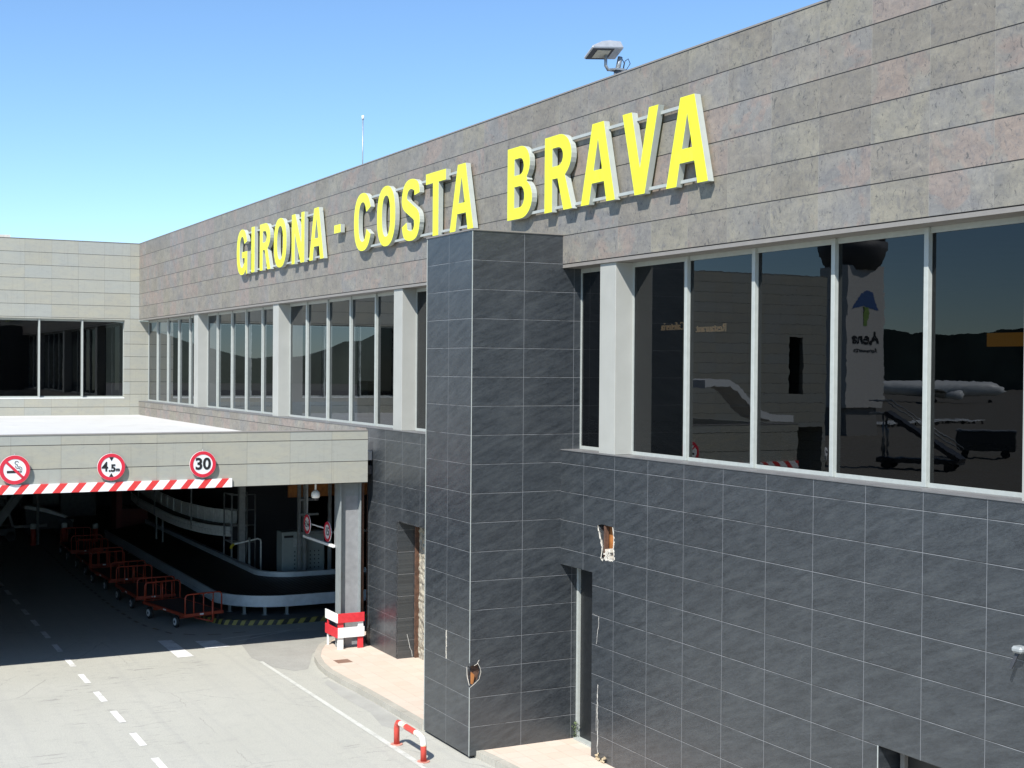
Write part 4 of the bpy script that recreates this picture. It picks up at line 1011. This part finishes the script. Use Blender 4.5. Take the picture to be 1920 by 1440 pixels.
MB().tube([(14.5, -.25, .4), (14.5, .25, .4)], .4, 12).build('wheel', RUBBER, ac)
MB().box(6, 10, -2.03, -1.2, 2.9, 4.4).build('fuselage_marking', plain('dark_marking', (.05, .05, .09)), ac)
# baggage dollies out on the apron
def dolly():
    c = empty('apron_dolly', (0, 0, -.06)); MB().box(-1.6, 1.6, -.8, .8, .45, .55).build('deck', WHITE, c)
    w = MB()
    for x in (-1.1, 1.1):
        for y in (-.7, .7): w.tube([(x, y-.05, .2), (x, y+.05, .2)], .2, 8)
    w.build('wheel', RUBBER, c); return c
dl0 = dolly(); rq = random.Random(11)
for i in range(14):
    o = dl0 if i == 0 else copy_tree(dl0)
    o.location = (-122-4.1*(i % 7)+rq.uniform(-.5, .5), 150+3*(i//7)+rq.uniform(-.4, .4)+(i % 7)*.9, -.06); o.rotation_euler[2] = rq.uniform(-.15, .15)
    tag(o, 'white empty dolly in the rows on the far apron, mirrored in the glass', 'dolly', 'empty dollies on the far apron')
# boarding stairs
stt = empty('boarding_stairs', (-66, 84, -.06), R(60), label='dark wheeled boarding stairs on the apron mirrored in the fourth window', cat='boarding stairs')
MB().bar((-3.5, 0, .8), (2.6, 0, 4.6), 1.6, .35).build('flight', DSTEEL, stt)
for y in (-.8, .8): MB().tube([(-3.5, y, 1.8), (2.6, y, 5.6), (4.0, y, 5.6)], .06, 6).build('handrail', STEEL, stt)
MB().box(2.4, 4.0, -.8, .8, 4.4, 4.6).build('platform', STEEL, stt)
MB().box(-3.4, 3.2, -.9, .9, .5, .9).build('chassis', DSTEEL, stt)
for x in (-2.6, 2.4):
    for y in (-.9, .9): MB().tube([(x, y-.12, .4), (x, y+.12, .4)], .4, 12).build('wheel', RUBBER, stt)
MB().tube([(2.8, .5, .9), (2.8, .5, 4.4)], .09, 6).tube([(2.8, -.5, .9), (2.8, -.5, 4.4)], .09, 6).build('strut', STEEL, stt)
# container on a trailer
ct = empty('cargo_container', (-82.5, 92.5, -.06), R(48), label='dark covered cargo trailer on the apron mirrored in the rightmost window', cat='trailer')
MB().box(-2.6, 2.6, -1.1, 1.1, .7, 2.5).build('body', plain('container_dark', (.06, .065, .06)), ct, bev=.08)
MB().box(-2.65, 2.65, -1.15, 1.15, 2.5, 2.62).build('cover', HSTEEL, ct)
for x in (-1.8, 1.8):
    for y in (-1, 1): MB().tube([(x, y-.12, .38), (x, y+.12, .38)], .38, 12).build('wheel', RUBBER, ct)
# parked car
pc = empty('parked_car', (-62, 92, -.06), R(130), label='white car on the apron mirrored low in the third window', cat='car')
MB().poly([(-2.1, -.85, .35), (2.1, -.85, .35), (2.15, -.85, .75), (1.3, -.85, .95), (.6, -.85, 1.42), (-1.0, -.85, 1.45), (-1.9, -.85, 1.0), (-2.15, -.85, .9)], (0, 1.7, 0)).build('body', WHITE, pc, bev=.06)
MB().poly([(1.2, -.87, .97), (.6, -.87, 1.36), (-.95, -.87, 1.38), (-1.6, -.87, 1.0)], (0, 1.74, 0)).build('windows', plain('car_glass', (.02, .02, .025), .08), pc)
for x in (-1.3, 1.3):
    for y in (-.86, .70): MB().tube([(x, y, .32), (x, y+.16, .32)], .32, 14).build('wheel', RUBBER, pc)
# covered walkway whose white edge shows against the wing
cw = empty('covered_ramp', (-22, 56, 5.6), label='white edged sloping ramp roof on the canopy roof mirrored in the second window', cat='ramp')
RA = [(.6, 2.9), (0, 2.95), (-.9, 2.9), (-1.4, 2.6), (-2.0, 2.0), (-2.6, 1.5), (-3.2, 1.3), (-4.6, 1.2)]
rm_ = MB()
for (a, za), (b, zb) in zip(RA, RA[1:]): rm_.poly([(a, 0, za), (b, 0, zb), (b, 0, zb-.3), (a, 0, za-.36)], (0, 1.6, 0))
rm_.build('roof_edge', WHITE, cw)
cw.location = (-22.4, 52, 4.6)
box('support_wall', -4.6, .5, .6, .7, -4.6, .3, DARKW, cw)
# far treeline
hl = MB(); rh = random.Random(2); n = 160; P = []
for k in range(n+1):
    a = R(-80+115*k/n); r_ = 640; P.append((r_*math.sin(a), r_*math.cos(a), 27+9*math.sin(k*.13)+6*math.sin(k*.31+1)+rh.uniform(-1.5, 1.5)))
hl.add([(x, y, -1) for x, y, z in P]+[(x, y, z) for x, y, z in P]+[(x*1.4, y*1.4, z*1.1) for x, y, z in P], [(i, i+1, n+2+i, n+1+i) for i in range(n)]+[(n+1+i, n+2+i, 2*n+3+i, 2*n+2+i) for i in range(n)])
hl.build('hills', plain('dark_wooded_hill', (.085, .10, .075), .9, var=.5, scale=.05), recalc=False, kind='structure')
